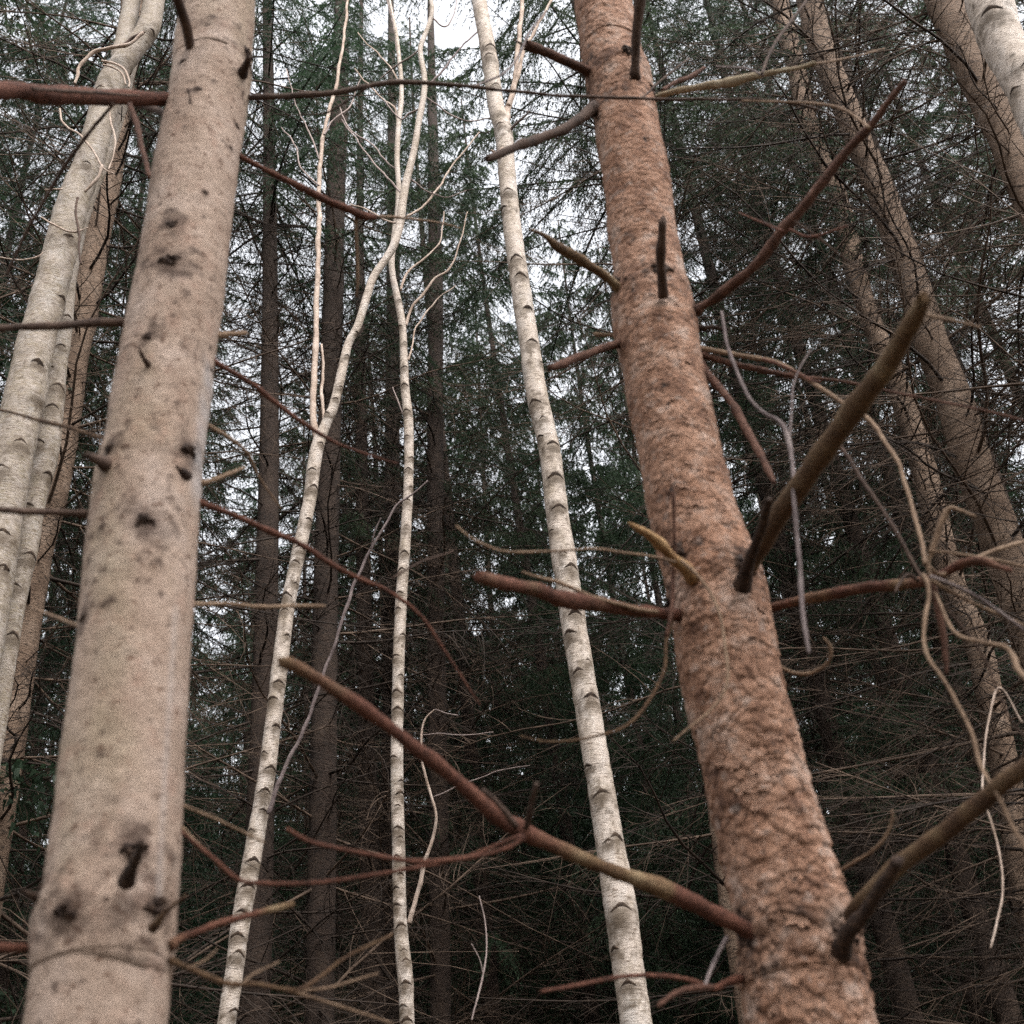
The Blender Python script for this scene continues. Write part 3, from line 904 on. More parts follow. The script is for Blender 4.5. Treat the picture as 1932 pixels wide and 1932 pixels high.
for k, (u, v, r) in enumerate([(1114, 216, 20), (1112, 146, 16), (1166, 558, 18), (1252, 558, 20), (1404, 1098, 24), (1268, 1155, 22), (1292, 1078, 22), (1412, 1772, 28), (1590, 1790, 34), (1198, 140, 18), (1316, 600, 12), (1235, 185, 12), (1225, 960, 7)]):
    knot(RT, u, v, r, t_right, seed=k + 40, h=0.45)

Y = 2.1
branches(t_right, RT.base, [
    ([(1122, 145, 24), (1098, 130, 20), (1070, 116, 18), (1040, 102, 17), (1020, 94, 17), (998, 86, 16)], 2.08, 1.95, M_REDC, dict(jag=1.2), [([(1010, 92, 5), (985, 84, 5), (970, 76, 4)], 1.96, 1.96, M_DARK)]),
    ([(1196, 150, 24), (1199, 110, 17), (1202, 60, 19), (1208, 10, 21), (1216, -50, 22)], 2.03, 1.85, M_DARK, {}, []),
    ([(1120, 205, 30), (1098, 222, 20), (1060, 244, 19), (1010, 264, 18), (960, 284, 16), (935, 293, 15), (920, 298, 12)], 2.07, 1.9, M_DARK, dict(jag=1.3), []),
    ([(1232, 186, 14), (1270, 173, 11), (1330, 163, 15), (1370, 157, 17), (1420, 145, 16), (1437, 142, 12), (1480, 134, 8), (1536, 121, 8)], 2.1, 1.8, M_BARE, dict(jag=1.0),
        [([(1250, 170, 8), (1275, 155, 9), (1300, 145, 9), (1330, 128, 7)], 2.1, 2.15, M_REDC), ([(1437, 140, 6), (1460, 85, 6), (1500, 30, 6), (1540, -20, 5)], 1.85, 2.0, M_DARK),
         ([(1440, 142, 4), (1410, 130, 4), (1350, 125, 3)], 1.85, 1.9, M_PURP), ([(1536, 121, 4), (1600, 110, 4), (1670, 92, 3)], 1.8, 1.9, M_TAN)]),
    ([(1172, 556, 22), (1150, 530, 17), (1110, 500, 20), (1075, 478, 20), (1050, 462, 18), (1030, 447, 10), (1000, 434, 6)], 2.07, 1.85, M_OLIVE, dict(jag=2.0, bare=[(0, 0.9), (0.5, 0.6), (0.7, 0.1), (1, 0.9)]), []),
    ([(1250, 560, 22), (1249, 530, 17), (1248, 480, 17), (1250, 440, 17), (1251, 420, 15)], 2.0, 1.85, M_DARK, dict(jag=1.6, name='broken_stub'), []),
    ([(1312, 590, 30), (1330, 574, 17), (1380, 540, 17), (1430, 497, 19), (1478, 435, 22), (1510, 398, 19), (1560, 335, 19), (1600, 283, 18), (1640, 240, 15), (1670, 203, 13), (1710, 153, 12)], 2.08, 1.7, M_REDC, {},
        [([(1488, 432, 5), (1530, 445, 5), (1600, 425, 4)], 1.86, 1.8, M_RED), ([(1500, 418, 5), (1545, 450, 5), (1592, 487, 4), (1640, 520, 3)], 1.85, 1.9, M_DARK), ([(1478, 436, 6), (1440, 420, 5), (1395, 402, 3)], 1.88, 1.95, M_RED),
         ([(1640, 243, 6), (1600, 210, 6), (1540, 195, 5), (1470, 192, 4), (1400, 190, 3)], 1.75, 1.9, M_TAN)]),
    ([(1168, 650, 18), (1130, 660, 15), (1090, 676, 17), (1060, 686, 16), (1038, 693, 14)], 2.08, 1.95, M_REDC, dict(jag=1.0), []),
    ([(1316, 680, 20), (1340, 712, 15), (1370, 748, 16), (1395, 785, 17), (1415, 822, 16), (1435, 860, 14), (1450, 892, 12), (1460, 914, 6)], 2.1, 1.95, M_REDC, dict(jag=1.4), []),
    ([(1312, 658, 14), (1360, 665, 9), (1450, 680, 9), (1520, 715, 8), (1600, 765, 8), (1640, 795, 8), (1680, 850, 8), (1710, 920, 8), (1733, 1000, 8), (1747, 1065, 9)], 2.1, 1.75, M_TAN, {},
        [([(1440, 677, 6), (1500, 700, 6), (1532, 718, 6), (1548, 722, 4)], 2.0, 1.9, M_RED)]),
    ([(1312, 666, 14), (1350, 676, 12), (1400, 692, 12), (1450, 702, 12), (1500, 710, 9), (1580, 718, 6), (1700, 742, 5), (1800, 760, 5), (1940, 795, 5)], 2.1, 1.9, M_REDC, {}, []),
    ([(1402, 1100, 40), (1420, 1060, 28), (1442, 1015, 34), (1466, 975, 38), (1500, 930, 40), (1560, 845, 42), (1620, 760, 42), (1670, 690, 40), (1705, 635, 38), (1728, 600, 34), (1742, 572, 26)], 2.06, 1.35, M_OLIVE, dict(rough=0.09, jag=1.8, sides=16, bare=[(0, 0), (0.15, 0.2), (0.5, 0.35), (0.8, 0.55), (1, 0.8)]),
        [([(1736, 592, 7), (1770, 600, 7), (1810, 606, 6), (1850, 618, 4)], 1.37, 1.45, M_TAN)]),
    ([(1400, 1108, 40), (1410, 1070, 24), (1425, 1030, 19), (1440, 990, 17), (1448, 960, 17), (1453, 944, 16)], 2.02, 1.75, M_KNOT, dict(jag=1.2, name='broken_stub'), []),
    ([(1280, 1160, 24), (1250, 1158, 20), (1200, 1152, 22), (1150, 1144, 26), (1090, 1134, 30), (1030, 1120, 29), (970, 1105, 26), (930, 1095, 24), (908, 1089, 24)], 2.06, 1.65, M_RED, dict(jag=0.6, sides=16, bare=[(0, 0.1), (0.7, 0), (0.78, 0.6), (0.82, 0), (1, 0.1)]),
        [([(1240, 1156, 10), (1160, 1140, 8), (1110, 1122, 8), (1060, 1102, 8), (1020, 1090, 6), (985, 1078, 4)], 1.98, 1.75, M_TAN)]),
    ([(1448, 1148, 18), (1480, 1140, 16), (1540, 1128, 20), (1600, 1116, 21), (1640, 1110, 20), (1700, 1102, 21), (1745, 1096, 22), (1780, 1082, 17), (1815, 1064, 17), (1850, 1058, 15), (1880, 1068, 13), (1906, 1076, 11)], 2.1, 1.8, M_RED, dict(jag=0.8, bare=[(0, 0.1), (0.25, 0.6), (0.3, 0), (0.5, 0.1), (0.55, 0.8), (0.6, 0.1), (1, 0.2)]),
        [([(1757, 1090, 9), (1752, 1060, 9), (1762, 1030, 12), (1775, 985, 12), (1790, 957, 11), (1812, 962, 7), (1838, 974, 6)], 1.86, 1.8, M_TAN),
         ([(1750, 1066, 9), (1775, 1084, 8), (1815, 1065, 8), (1870, 1040, 8), (1940, 1020, 8)], 1.86, 1.95, M_TAN),
         ([(1752, 1040, 6), (1800, 1044, 6), (1870, 1055, 6), (1940, 1072, 6)], 1.84, 1.9, M_TAN),
         ([(1755, 1086, 8), (1800, 1105, 8), (1850, 1130, 8), (1900, 1165, 8), (1950, 1200, 7)], 1.84, 1.9, M_PURP),
         ([(1757, 1095, 8), (1800, 1120, 7), (1860, 1150, 7), (1940, 1185, 6)], 1.84, 1.95, M_TAN),
         ([(1760, 1100, 10), (1770, 1150, 13), (1780, 1200, 13), (1784, 1240, 11), (1786, 1272, 7)], 1.86, 1.9, M_REDC),
         ([(1765, 1120, 6), (1800, 1190, 7), (1850, 1210, 7), (1895, 1222, 9), (1912, 1240, 11), (1920, 1262, 12), (1945, 1290, 11)], 1.86, 1.7, M_TAN),
         ([(1765, 1125, 5), (1810, 1175, 5), (1860, 1250, 5), (1900, 1340, 4), (1940, 1400, 4)], 1.86, 1.95, M_DARK),
         ([(1735, 1098, 8), (1715, 1085, 8), (1700, 1100, 6), (1690, 1120, 4)], 1.88, 1.85, M_DARK)]),
    ([(1308, 1090, 32), (1290, 1070, 28), (1268, 1052, 22), (1245, 1028, 22), (1225, 1010, 15), (1208, 1000, 14), (1190, 988, 6)], 2.02, 1.85, M_SPLIT, dict(jag=2.5, rough=0.2, name='broken_stub'), []),
    ([(1430, 1772, 36), (1408, 1755, 32), (1370, 1735, 32), (1320, 1712, 32), (1270, 1688, 34), (1236, 1672, 33), (1190, 1655, 27), (1140, 1638, 27), (1090, 1617, 28), (1040, 1594, 28), (1000, 1576, 32), (975, 1562, 34), (940, 1540, 27), (880, 1488, 28), (800, 1420, 26), (720, 1360, 24), (650, 1312, 24), (590, 1275, 22), (545, 1252, 24), (527, 1250, 14)], 2.06, 1.55, M_RED, dict(jag=0.8, sides=16, bare=[(0, 0), (0.185, 0), (0.20, 1), (0.36, 0.95), (0.44, 0.35), (0.47, 0), (0.86, 0), (0.93, 0.3), (1, 0.8)], label='long red brown branch slanting across the birches with a barkless stretch'),
        [([(988, 1580, 12), (965, 1598, 10), (920, 1610, 9), (870, 1619, 10), (800, 1624, 9), (740, 1620, 9), (680, 1610, 9), (620, 1597, 9), (575, 1584, 9), (540, 1564, 7)], 1.75, 1.6, M_RED),
         ([(982, 1578, 8), (940, 1594, 7), (880, 1616, 7), (800, 1634, 8), (720, 1648, 8), (640, 1660, 8), (560, 1667, 9), (490, 1668, 9), (448, 1660, 9), (410, 1625, 8), (370, 1590, 8), (343, 1568, 6)], 1.76, 1.6, M_RED),
         ([(972, 1562, 12), (955, 1540, 11), (935, 1515, 10), (910, 1490, 9)], 1.74, 1.68, M_DARK),
         ([(992, 1565, 14), (998, 1540, 13), (1004, 1510, 12), (1012, 1480, 10)], 1.74, 1.66, M_DARK)]),
    ([(1590, 1775, 30), (1610, 1718, 24), (1650, 1676, 30), (1700, 1632, 34), (1750, 1592, 34), (1820, 1540, 34), (1880, 1490, 34), (1935, 1445, 36), (2010, 1380, 36)], 2.06, 1.6, M_OLIVE, dict(sides=16, bare=[(0, 0), (0.15, 0.1), (0.3, 0.5), (0.5, 0), (1, 0.1)]), []),
    ([(1583, 1800, 44), (1598, 1765, 30), (1625, 1728, 28), (1655, 1680, 26), (1678, 1648, 24), (1692, 1625, 22)], 2.02, 1.7, M_KNOT, dict(jag=1.0, name='broken_stub'), []),
    ([(1570, 1652, 8), (1605, 1630, 6), (1645, 1604, 6), (1670, 1575, 6), (1682, 1545, 6), (1680, 1528, 4)], 2.1, 2.0, M_TAN, {}, []),
    ([(1465, 1252, 6), (1490, 1266, 6), (1520, 1271, 7), (1550, 1261, 7), (1568, 1242, 7), (1568, 1220, 6), (1556, 1205, 4)], 2.1, 2.0, M_TAN, {}, []),
    ([(1402, 1845, 18), (1370, 1852, 14), (1345, 1862, 12), (1300, 1848, 10), (1240, 1841, 9), (1180, 1842, 9), (1120, 1852, 8), (1060, 1864, 7), (1020, 1873, 5)], 2.08, 1.8, M_RED, {},
        [([(1345, 1862, 12), (1310, 1862, 12), (1275, 1872, 11), (1240, 1898, 8)], 1.98, 1.9, M_REDC), ([(1330, 1862, 6), (1345, 1820, 8), (1370, 1770, 9)], 2.0, 2.1, M_PURP)]),
    ([(1268, 1165, 9), (1256, 1210, 7), (1252, 1265, 7), (1220, 1330, 7), (1180, 1370, 6), (1130, 1390, 5), (1080, 1398, 5), (1030, 1398, 4), (980, 1388, 3)], 2.05, 1.95, M_OLIVE, {}, []),
    ([(1275, 1070, 9), (1272, 1010, 7), (1270, 932, 6)], 1.98, 1.92, M_REDC, {}, []),
    ([(1270, 1075, 8), (1266, 1150, 8), (1258, 1200, 6)], 1.98, 1.98, M_REDC, {}, []),
    ([(1285, 1058, 7), (1320, 1090, 6), (1345, 1130, 6), (1362, 1185, 6), (1372, 1250, 6), (1368, 1300, 6), (1340, 1340, 5), (1270, 1400, 3)], 1.95, 1.9, M_TAN, {}, []),
    ([(1275, 1062, 5), (1200, 1044, 5), (1130, 1038, 5), (1050, 1042, 5), (960, 1042, 5), (900, 1020, 5), (860, 990, 4)], 1.9, 1.7, M_TAN, {}, []),
    ([(1228, 640, 8), (1130, 632, 8), (1128, 628, 4)], 2.12, 2.12, M_TAN, {}, []),
    ([(1318, 620, 14), (1330, 622, 12), (1345, 620, 8), (1372, 622, 4)], 2.1, 2.08, M_KNOT, {}, []),
])

# ------------------------------------------------------------------ birches
def scar(stem, u, v, wid, root, seed=0, hgt=0.5):
    """raised dark eyebrow left by a lost branch: an arched ridge wrapped on the trunk"""
    i, n, p = stem.front(u, v)
    r_ = np.random.default_rng(seed)
    w = wid * stem.t[i] / F_PX * 0.5
    w = min(w, stem.R[i] * 1.25)
    T = stem.T[i]; S = np.cross(n, T)
    if S.dot(RM[:, 0]) < 0: S = -S
    K, M = 15, 5
    skew = r_.normal(0, 0.12); drop = r_.uniform(0.45, 0.85) * hgt * 1.6
    V = []
    for a in range(K):
        x = a / (K - 1) * 2 - 1
        th = w * (0.75 + 0.3 * r_.random()) * (1 - abs(x) ** 1.5) + w * 0.03
        mid = w * drop * (0.6 - abs(x - skew) ** 1.2)
        for b in range(M):
            q = b / (M - 1)
            s = mid + th * (0.5 - q) * (1.0 + 0.7 * (b == M - 1) * (1 - abs(x)))
            lift = 0.20 * w * math.sin(math.pi * min(1, q * 1.15 + 0.08)) * (1 - x * x * 0.8) + 0.0006
            if b in (0, M - 1): lift = -0.0015
            ang = x * w / stem.R[i]
            nn = n * math.cos(ang) + S * math.sin(ang)
            j = int(np.clip(np.argmin(np.abs((stem.P - stem.P[i]) @ T - s)), 0, len(stem.P) - 1))
            V.append(stem.P[i] + nn * (stem.R[j] * 1.01 + lift) + T * s)
    V = np.array(V)
    s = np.arange(K - 1)[:, None] * M; j = np.arange(M - 1)[None]
    Q = np.stack([s + j, s + j + 1, s + M + j + 1, s + M + j], -1).reshape(-1, 4)
    link('branch_scar', make_mesh('branch_scar', V - np.array(stem.base), [Q], M_SCAR), root)

def birch(pts, Yp, label, mat, scars, n=360, sides=40, up=4, name='birch_tree', group=None, taper=0.4, amp=1.0):
    st = Stem(survey(pts, Yp, horiz=True), n, sides, up=up, taper=taper)
    root = thing(name, label, 'tree', st.base, group)
    S_ = gauss_spots(st, [(u, v + w * 0.28, w * 0.75, 0.95, 0.75) for u, v, w in scars])
    def dsp(V, R):
        d = R * amp * (0.05 * fbm(V * 11, 3, 5) + 0.025 * fbm(V * np.array([30, 30, 70.0]), 2, 6))
        for u, v, w in scars:
            i, nn, p = st.front(u, v)
            rr = w * 0.6 * st.t[i] / F_PX
            d += 0.10 * rr * np.exp(-(((V - p) / rr) ** 2).sum(1))
        return d
    link('trunk', st.mesh('trunk', mat, dsp, {'stain': S_}), root)
    for k, (u, v, w) in enumerate(scars): scar(st, u, v, w, root, k)
    return st, root

def rnd_scars(pts, step, seed, wf=0.8, v0=0, v1=1932):
    r_ = np.random.default_rng(seed)
    vs = np.array([p[1] for p in pts], float); us = np.array([p[0] for p in pts], float); ws = np.array([p[2] for p in pts], float)
    o = np.argsort(vs); vs, us, ws = vs[o], us[o], ws[o]
    out = []; v = v0 + 10
    while v < v1:
        w = np.interp(v, vs, ws); u = np.interp(v, vs, us)
        out.append((u + r_.uniform(-0.38, 0.38) * w, v, w * wf * r_.uniform(0.55, 1.1)))
        v += step * r_.uniform(0.5, 1.5)
    return out

A_pts = [(904, 0, 27), (922, 100, 30), (936, 200, 31), (950, 250, 34), (957, 333, 33), (967, 433, 34), (981, 533, 37), (998, 644, 38), (1014, 750, 41), (1037, 850, 41), (1051, 967, 43), (1068, 1080, 47), (1086, 1200, 48), (1101, 1288, 48),
         (1119, 1400, 50), (1136, 1500, 51), (1152, 1600, 55), (1169, 1700, 62), (1182, 1800, 61), (1201, 1932, 61)]
A_sc = [(928, 98, 24), (924, 118, 26), (938, 170, 16), (950, 226, 12), (946, 248, 22), (960, 372, 24), (950, 402, 22), (976, 500, 26), (985, 530, 24), (998, 590, 20), (1007, 657, 24), (1022, 690, 14), (1010, 770, 30), (1026, 800, 14), (1020, 833, 20),
        (1047, 850, 28), (1050, 908, 34), (1055, 968, 30), (1043, 1013, 18), (1064, 1058, 16), (1080, 1080, 30), (1086, 1165, 28), (1077, 1205, 28), (1110, 1255, 20), (1092, 1278, 30), (1117, 1325, 32), (1110, 1452, 22), (1135, 1508, 40), (1165, 1590, 30), (1150, 1600, 24), (1170, 1725, 50), (1168, 1745, 36), (1160, 1800, 24), (1186, 1868, 34)]
SA, r_a = birch(A_pts, 4.5, 'white birch leaning left just left of the red spruce, thickest of the centre birches', M_BIRCH, A_sc, n=460, sides=48)
def limb(root, st, pts, Y0, Y1, mat=None, sides=8, name='limb', **kw):
    return rod(survey(pts, Y0, Y1), mat or M_BIRCH, name, root, st.base, sides=sides, rough=0.10, wig=kw.pop('wig', 0.006), **kw)
M_BTW = mat_wood('birch twig', (0.22, 0.16, 0.12), (0.36, 0.28, 0.23), (0.5, 0.42, 0.36), 12)
M_BTWD = mat_wood('grey birch twig', (0.14, 0.11, 0.10), (0.24, 0.19, 0.175), (0.36, 0.30, 0.28), 12)
limb(r_a, SA, [(951, 245, 15), (957, 215, 13), (965, 185, 11), (972, 150, 10), (977, 90, 9), (982, 40, 8), (987, -30, 8)], 4.5, 4.6, M_BTW)
limb(r_a, SA, [(960, 200, 9), (975, 150, 8), (988, 100, 7), (1005, 65, 6), (1022, 35, 5), (1044, -10, 5)], 4.5, 4.5, M_BTW)
limb(r_a, SA, [(958, 265, 6), (965, 245, 5), (985, 225, 5), (1000, 208, 3)], 4.5, 4.4, M_PURP)
limb(r_a, SA, [(948, 280, 6), (935, 288, 5), (926, 284, 4)], 4.45, 4.4, M_BTW)

B_pts = [(735, 0, 5), (747, 60, 7), (753, 110, 8), (757, 150, 8), (757, 190, 9), (752, 235, 10), (749, 300, 10), (752, 350, 10), (750, 400, 11), (745, 440, 12), (739, 490, 12), (741, 520, 12), (747, 550, 13), (757, 600, 15), (761, 644, 14), (764, 730, 17), (771, 800, 18), (771, 900, 18), (766, 1000, 20), (756, 1150, 22),
         (751, 1288, 22), (749, 1450, 24), (752, 1600, 24), (756, 1750, 26), (766, 1860, 30), (768, 1932, 28)]
SB, r_b = birch(B_pts, 5.3, 'slender near-vertical birch at frame centre-left rising from the bottom beside a curly twig', M_BIRCH, rnd_scars(B_pts, 34, 4, 1.0, 560), n=520, sides=28, up=2)
limb(r_b, SB, [(772, 1742, 10), (780, 1710, 9), (797, 1645, 8), (806, 1610, 7), (821, 1560, 6), (822, 1535, 5), (813, 1500, 5), (800, 1460, 5), (793, 1410, 4), (796, 1375, 4), (805, 1352, 3), (820, 1338, 2)], 5.3, 5.1, M_BTW)
limb(r_b, SB, [(821, 1338, 2), (838, 1345, 2), (862, 1350, 2)], 5.1, 5.0, M_BTWD, name='twig')
limb(r_b, SB, [(796, 1386, 2), (830, 1383, 2), (880, 1386, 2), (930, 1384, 1.5)], 5.1, 5.0, M_BTWD, name='twig')
limb(r_b, SB, [(817, 1506, 2), (860, 1485, 2.5), (900, 1468, 2), (940, 1455, 2), (1000, 1443, 1.5)], 5.1, 5.0, M_BTWD, name='twig')
limb(r_b, SB, [(766, 615, 6), (775, 585, 5), (790, 565, 5), (801, 551, 5), (822, 525, 4), (845, 510, 4), (860, 480, 3), (872, 440, 2.5), (882, 400, 2)], 5.3, 5.3, M_BTW)
limb(r_b, SB, [(755, 548, 5), (762, 527, 5), (775, 508, 4), (795, 492, 4), (815, 475, 3), (830, 457, 3), (835, 430, 2.5), (838, 400, 2)], 5.3, 5.4, M_BTW)
limb(r_b, SB, [(772, 680, 4), (778, 650, 3), (785, 620, 3), (805, 590, 3), (830, 560, 2), (860, 540, 2)], 5.3, 5.4, M_BTW)
limb(r_b, SB, [(765, 790, 3), (752, 760, 3), (740, 730, 2)], 5.3, 5.3, M_BTWD, name='twig')
limb(r_b, SB, [(752, 245, 4), (745, 205, 4), (725, 190, 3), (700, 165, 3), (670, 130, 2)], 5.3, 5.4, M_BTW)
limb(r_b, SB, [(757, 160, 4), (735, 125, 3), (712, 100, 3), (690, 80, 2), (675, 60, 2)], 5.3, 5.4, M_BTW)
limb(r_b, SB, [(748, 320, 3), (725, 300, 3), (700, 270, 3), (660, 245, 3), (640, 200, 2)], 5.3, 5.5, M_BTWD)
limb(r_b, SB, [(755, 130, 3), (748, 90, 3), (738, 30, 3), (722, -20, 2)], 5.3, 5.3, M_BTWD)

C_pts = [(812, -10, 7), (815, 20, 8), (808, 50, 9), (796, 80, 10), (793, 100, 10), (800, 140, 11), (801, 165, 11), (797, 195, 12), (790, 230, 12), (783, 275, 13), (775, 310, 14), (766, 345, 15), (759, 385, 16), (755, 420, 17), (744, 460, 17), (727, 490, 17), (705, 522, 16), (692, 560, 16), (675, 615, 17), (657, 650, 17), (643, 710, 18), (630, 765, 19), (615, 800, 21), (597, 850, 25), (583, 950, 25), (562, 1050, 26), (542, 1150, 28), (530, 1240, 30),
         (517, 1350, 31), (505, 1450, 33), (488, 1550, 33), (470, 1650, 36), (453, 1750, 36), (440, 1850, 36), (427, 1932, 36)]
SCc, r_c = birch(C_pts, 4.9, 'crooked forked birch just right of the beige trunk, bending right towards the top', M_BIRCH, rnd_scars(C_pts, 42, 9, 0.9, 620), n=620, sides=32, up=2)
limb(r_c, SCc, [(600, 835, 16), (594, 810, 14), (591, 760, 12), (592, 720, 12), (594, 660, 11), (596, 600, 10), (598, 540, 10), (600, 480, 9), (602, 400, 9), (603, 330, 8), (610, 260, 7), (622, 205, 7), (635, 155, 6), (645, 100, 5), (652, 40, 5), (658, -20, 4)], 4.9, 5.1, M_BTW, sides=12)
limb(r_c, SCc, [(610, 815, 6), (611, 780, 6), (607, 740, 6), (609, 690, 5), (605, 650, 4)], 4.9, 4.95, M_BTW)
limb(r_c, SCc, [(506, 1535, 9), (515, 1510, 9), (535, 1455, 8), (560, 1405, 7), (585, 1345, 7), (598, 1310, 7), (615, 1260, 6), (640, 1195, 6), (660, 1125, 6), (675, 1088, 6), (698, 1040, 5), (722, 1000, 5), (745, 958, 4), (765, 940, 4), (785, 925, 3), (806, 906, 3)], 4.85, 4.6, M_PURP)
limb(r_c, SCc, [(700, 1035, 3), (708, 1005, 3), (718, 978, 2)], 4.65, 4.6, M_PURP, name='twig')
limb(r_c, SCc, [(768, 408, 5), (800, 388, 4), (830, 350, 4), (855, 310, 3), (880, 280, 3), (905, 250, 2)], 4.9, 5.1, M_BTW)
limb(r_c, SCc, [(757, 365, 4), (735, 340, 4), (700, 300, 3), (670, 260, 3), (645, 225, 2)], 4.9, 5.0, M_BTWD)
limb(r_c, SCc, [(746, 422, 4), (720, 410, 3), (690, 395, 3), (660, 385, 2)], 4.9, 5.0, M_BTW)
limb(r_c, SCc, [(768, 330, 3), (790, 350, 3), (800, 358, 3), (840, 372, 2), (880, 360, 2)], 4.9, 5.0, M_BTWD)
limb(r_c, SCc, [(790, 205, 4), (770, 215, 4), (755, 225, 3), (725, 190, 3)], 4.9, 5.0, M_BTWD)
limb(r_c, SCc, [(801, 165, 4), (830, 140, 4), (860, 100, 3), (900, 60, 3)], 4.9, 5.0, M_PURP)
limb(r_c, SCc, [(796, 90, 3), (770, 110, 3), (740, 130, 3), (715, 150, 2)], 4.9, 5.0, M_BTWD)
limb(r_c, SCc, [(813, 30, 3), (840, 50, 3), (858, 20, 2), (862, -10, 2)], 4.9, 5.0, M_BTWD)
limb(r_c, SCc, [(800, 180, 3), (870, 226, 3), (930, 222, 2)], 4.9, 5.0, M_BTWD)
limb(r_c, SCc, [(602, 350, 4), (570, 320, 3), (555, 270, 3), (530, 240, 2)], 5.0, 5.1, M_BTWD)
limb(r_c, SCc, [(612, 255, 4), (630, 225, 3), (660, 200, 3), (680, 150, 2)], 5.0, 5.1, M_BTWD)
limb(r_c, SCc, [(602, 300, 3), (585, 255, 3), (560, 200, 2), (540, 130, 2)], 5.0, 5.1, M_BTWD)

E_pts = [(291, 0, 40), (281, 50, 44), (258, 85, 50), (224, 130, 52), (208, 160, 53), (188, 233, 53), (170, 300, 55), (150, 350, 60), (133, 400, 63), (107, 500, 64), (82, 600, 68), (68, 644, 70), (50, 733, 76), (26, 850, 78), (6, 967, 76), (-15, 1100, 78), (-50, 1300, 82), (-85, 1500, 86), (-120, 1700, 90)]
SE, r_e = birch(E_pts, 4.1, 'thick weathered birch behind the beige trunk at far left, forked near its top', M_BIRCH_D, rnd_scars(E_pts, 95, 21, 0.5, 60, 1200), n=460, sides=48, up=3)
rod(survey([(230, 130, 34), (233, 95, 34), (238, 60, 32), (246, 20, 30), (254, -60, 28)], 4.15, 4.2), M_BIRCH_D, 'limb', r_e, SE.base, sides=24, rough=0.08)
E2_pts = [(232, 200, 18), (200, 300, 20), (170, 370, 24), (143, 460, 28), (128, 530, 32), (116, 644, 36), (105, 690, 42), (96, 777, 48), (80, 877, 52), (64, 944, 46), (48, 1044, 44), (27, 1144, 42), (10, 1244, 42), (-10, 1360, 44), (-40, 1560, 46)]
SE2, r_e2 = birch(E2_pts, 4.35, 'thinner birch right beside the thick weathered birch at far left', M_BIRCH_D, rnd_scars(E2_pts, 75, 33, 0.7, 430, 1300), n=340, sides=32, up=1)
# peeled curling twigs wound round the forked birch
for k, (p, m_) in enumerate([
    ([(270, 62, 6), (245, 82, 6), (222, 88, 7), (200, 92, 7), (178, 98, 7), (162, 112, 7), (150, 126, 7), (146, 145, 6), (141, 158, 5)], M_BTW),
    ([(272, 60, 5), (250, 72, 6), (235, 84, 6), (205, 92, 5)], M_DARK),
    ([(192, 115, 5), (215, 120, 5), (235, 132, 5), (244, 152, 4), (242, 165, 3)], M_BTW), ([(194, 122, 4), (215, 128, 4), (230, 140, 4), (238, 160, 3)], M_BTW),
    ([(113, 205, 4), (115, 225, 4), (128, 240, 4), (150, 253, 4), (165, 270, 4), (182, 295, 4), (195, 318, 3), (216, 328, 2)], M_BTW),
    ([(193, 312, 6), (185, 335, 6), (170, 352, 5), (160, 362, 4)], M_BTW), ([(145, 372, 5), (143, 400, 5), (148, 430, 5), (150, 470, 4), (153, 498, 4)], M_DARK),
    ([(78, 410, 3), (100, 422, 4), (125, 435, 4), (145, 437, 4), (165, 430, 2)], M_BTW), ([(0, 486, 3), (40, 490, 3), (70, 484, 3), (80, 476, 2)], M_BTW),
    ([(205, 195, 4), (208, 230, 4), (218, 260, 4), (214, 290, 3), (205, 320, 3)], M_BTW), ([(84, 358, 3), (118, 357, 3)], M_BTW)]):
    rod(survey(p, 3.98, 4.0), m_, 'twig', r_e, SE.base, sides=6, wig=0.004, seed=k)

F4_pts = [(1846, -60, 76), (1864, 0, 88), (1893, 83, 84), (1935, 167, 80), (1975, 260, 80), (2030, 420, 84), (2090, 600, 88)]
SF4, r_f4 = birch(F4_pts, 3.2, 'bright white birch cut off by the top right corner', M_BIRCH_W, [(1880, 50, 46), (1950, 140, 40), (1925, 190, 30)], n=260, sides=48, up=4)

# ------------------------------------------------------------------ middle-distance spruces with a surveyed trunk
def mid_spruce(pts, Yp, label, mat, up=8, dead=None, n=200, sides=32, amp=1.0, seed=0):
    st = Stem(survey(pts, Yp, horiz=True), n, sides, up=up, taper=0.4)
    root = thing('spruce_tree', label, 'tree', st.base)
    def dsp(V, R): return R * amp * (0.05 * fbm(V * np.array([12, 12, 9.0]), 3, 5) + 0.03 * fbm(V * np.array([45, 45, 70.0]), 2, 6))
    link('trunk', st.mesh('trunk', mat, dsp), root)
    if dead: add_dead(root, st, *dead, seed=seed)
    return st, root

F1_pts = [(1505, -60, 44), (1526, 0, 48), (1553, 100, 50), (1587, 180, 52), (1621, 267, 54), (1658, 350, 56), (1693, 450, 60), (1728, 550, 62), (1756, 644, 66), (1796, 744, 70), (1836, 877, 76), (1875, 977, 80), (1908, 1080, 80), (1962, 1250, 82), (2030, 1450, 84)]
SF1, r_f1 = mid_spruce(F1_pts, 6.6, 'light brown spruce trunk leaning across the upper right behind the long branch', M_SPR, dead=(2.5, 12.0, 0.36, 5, 0.7, 1.4), seed=1)
F2_pts = [(1470, 0, 34), (1500, 120, 36), (1535, 267, 38), (1580, 370, 38), (1598, 433, 38), (1611, 500, 40), (1641, 600, 40), (1688, 711, 44), (1721, 811, 46), (1741, 877, 48), (1765, 977, 50), (1800, 1111, 50), (1843, 1211, 52), (1875, 1350, 54), (1905, 1500, 56), (1940, 1700, 58)]
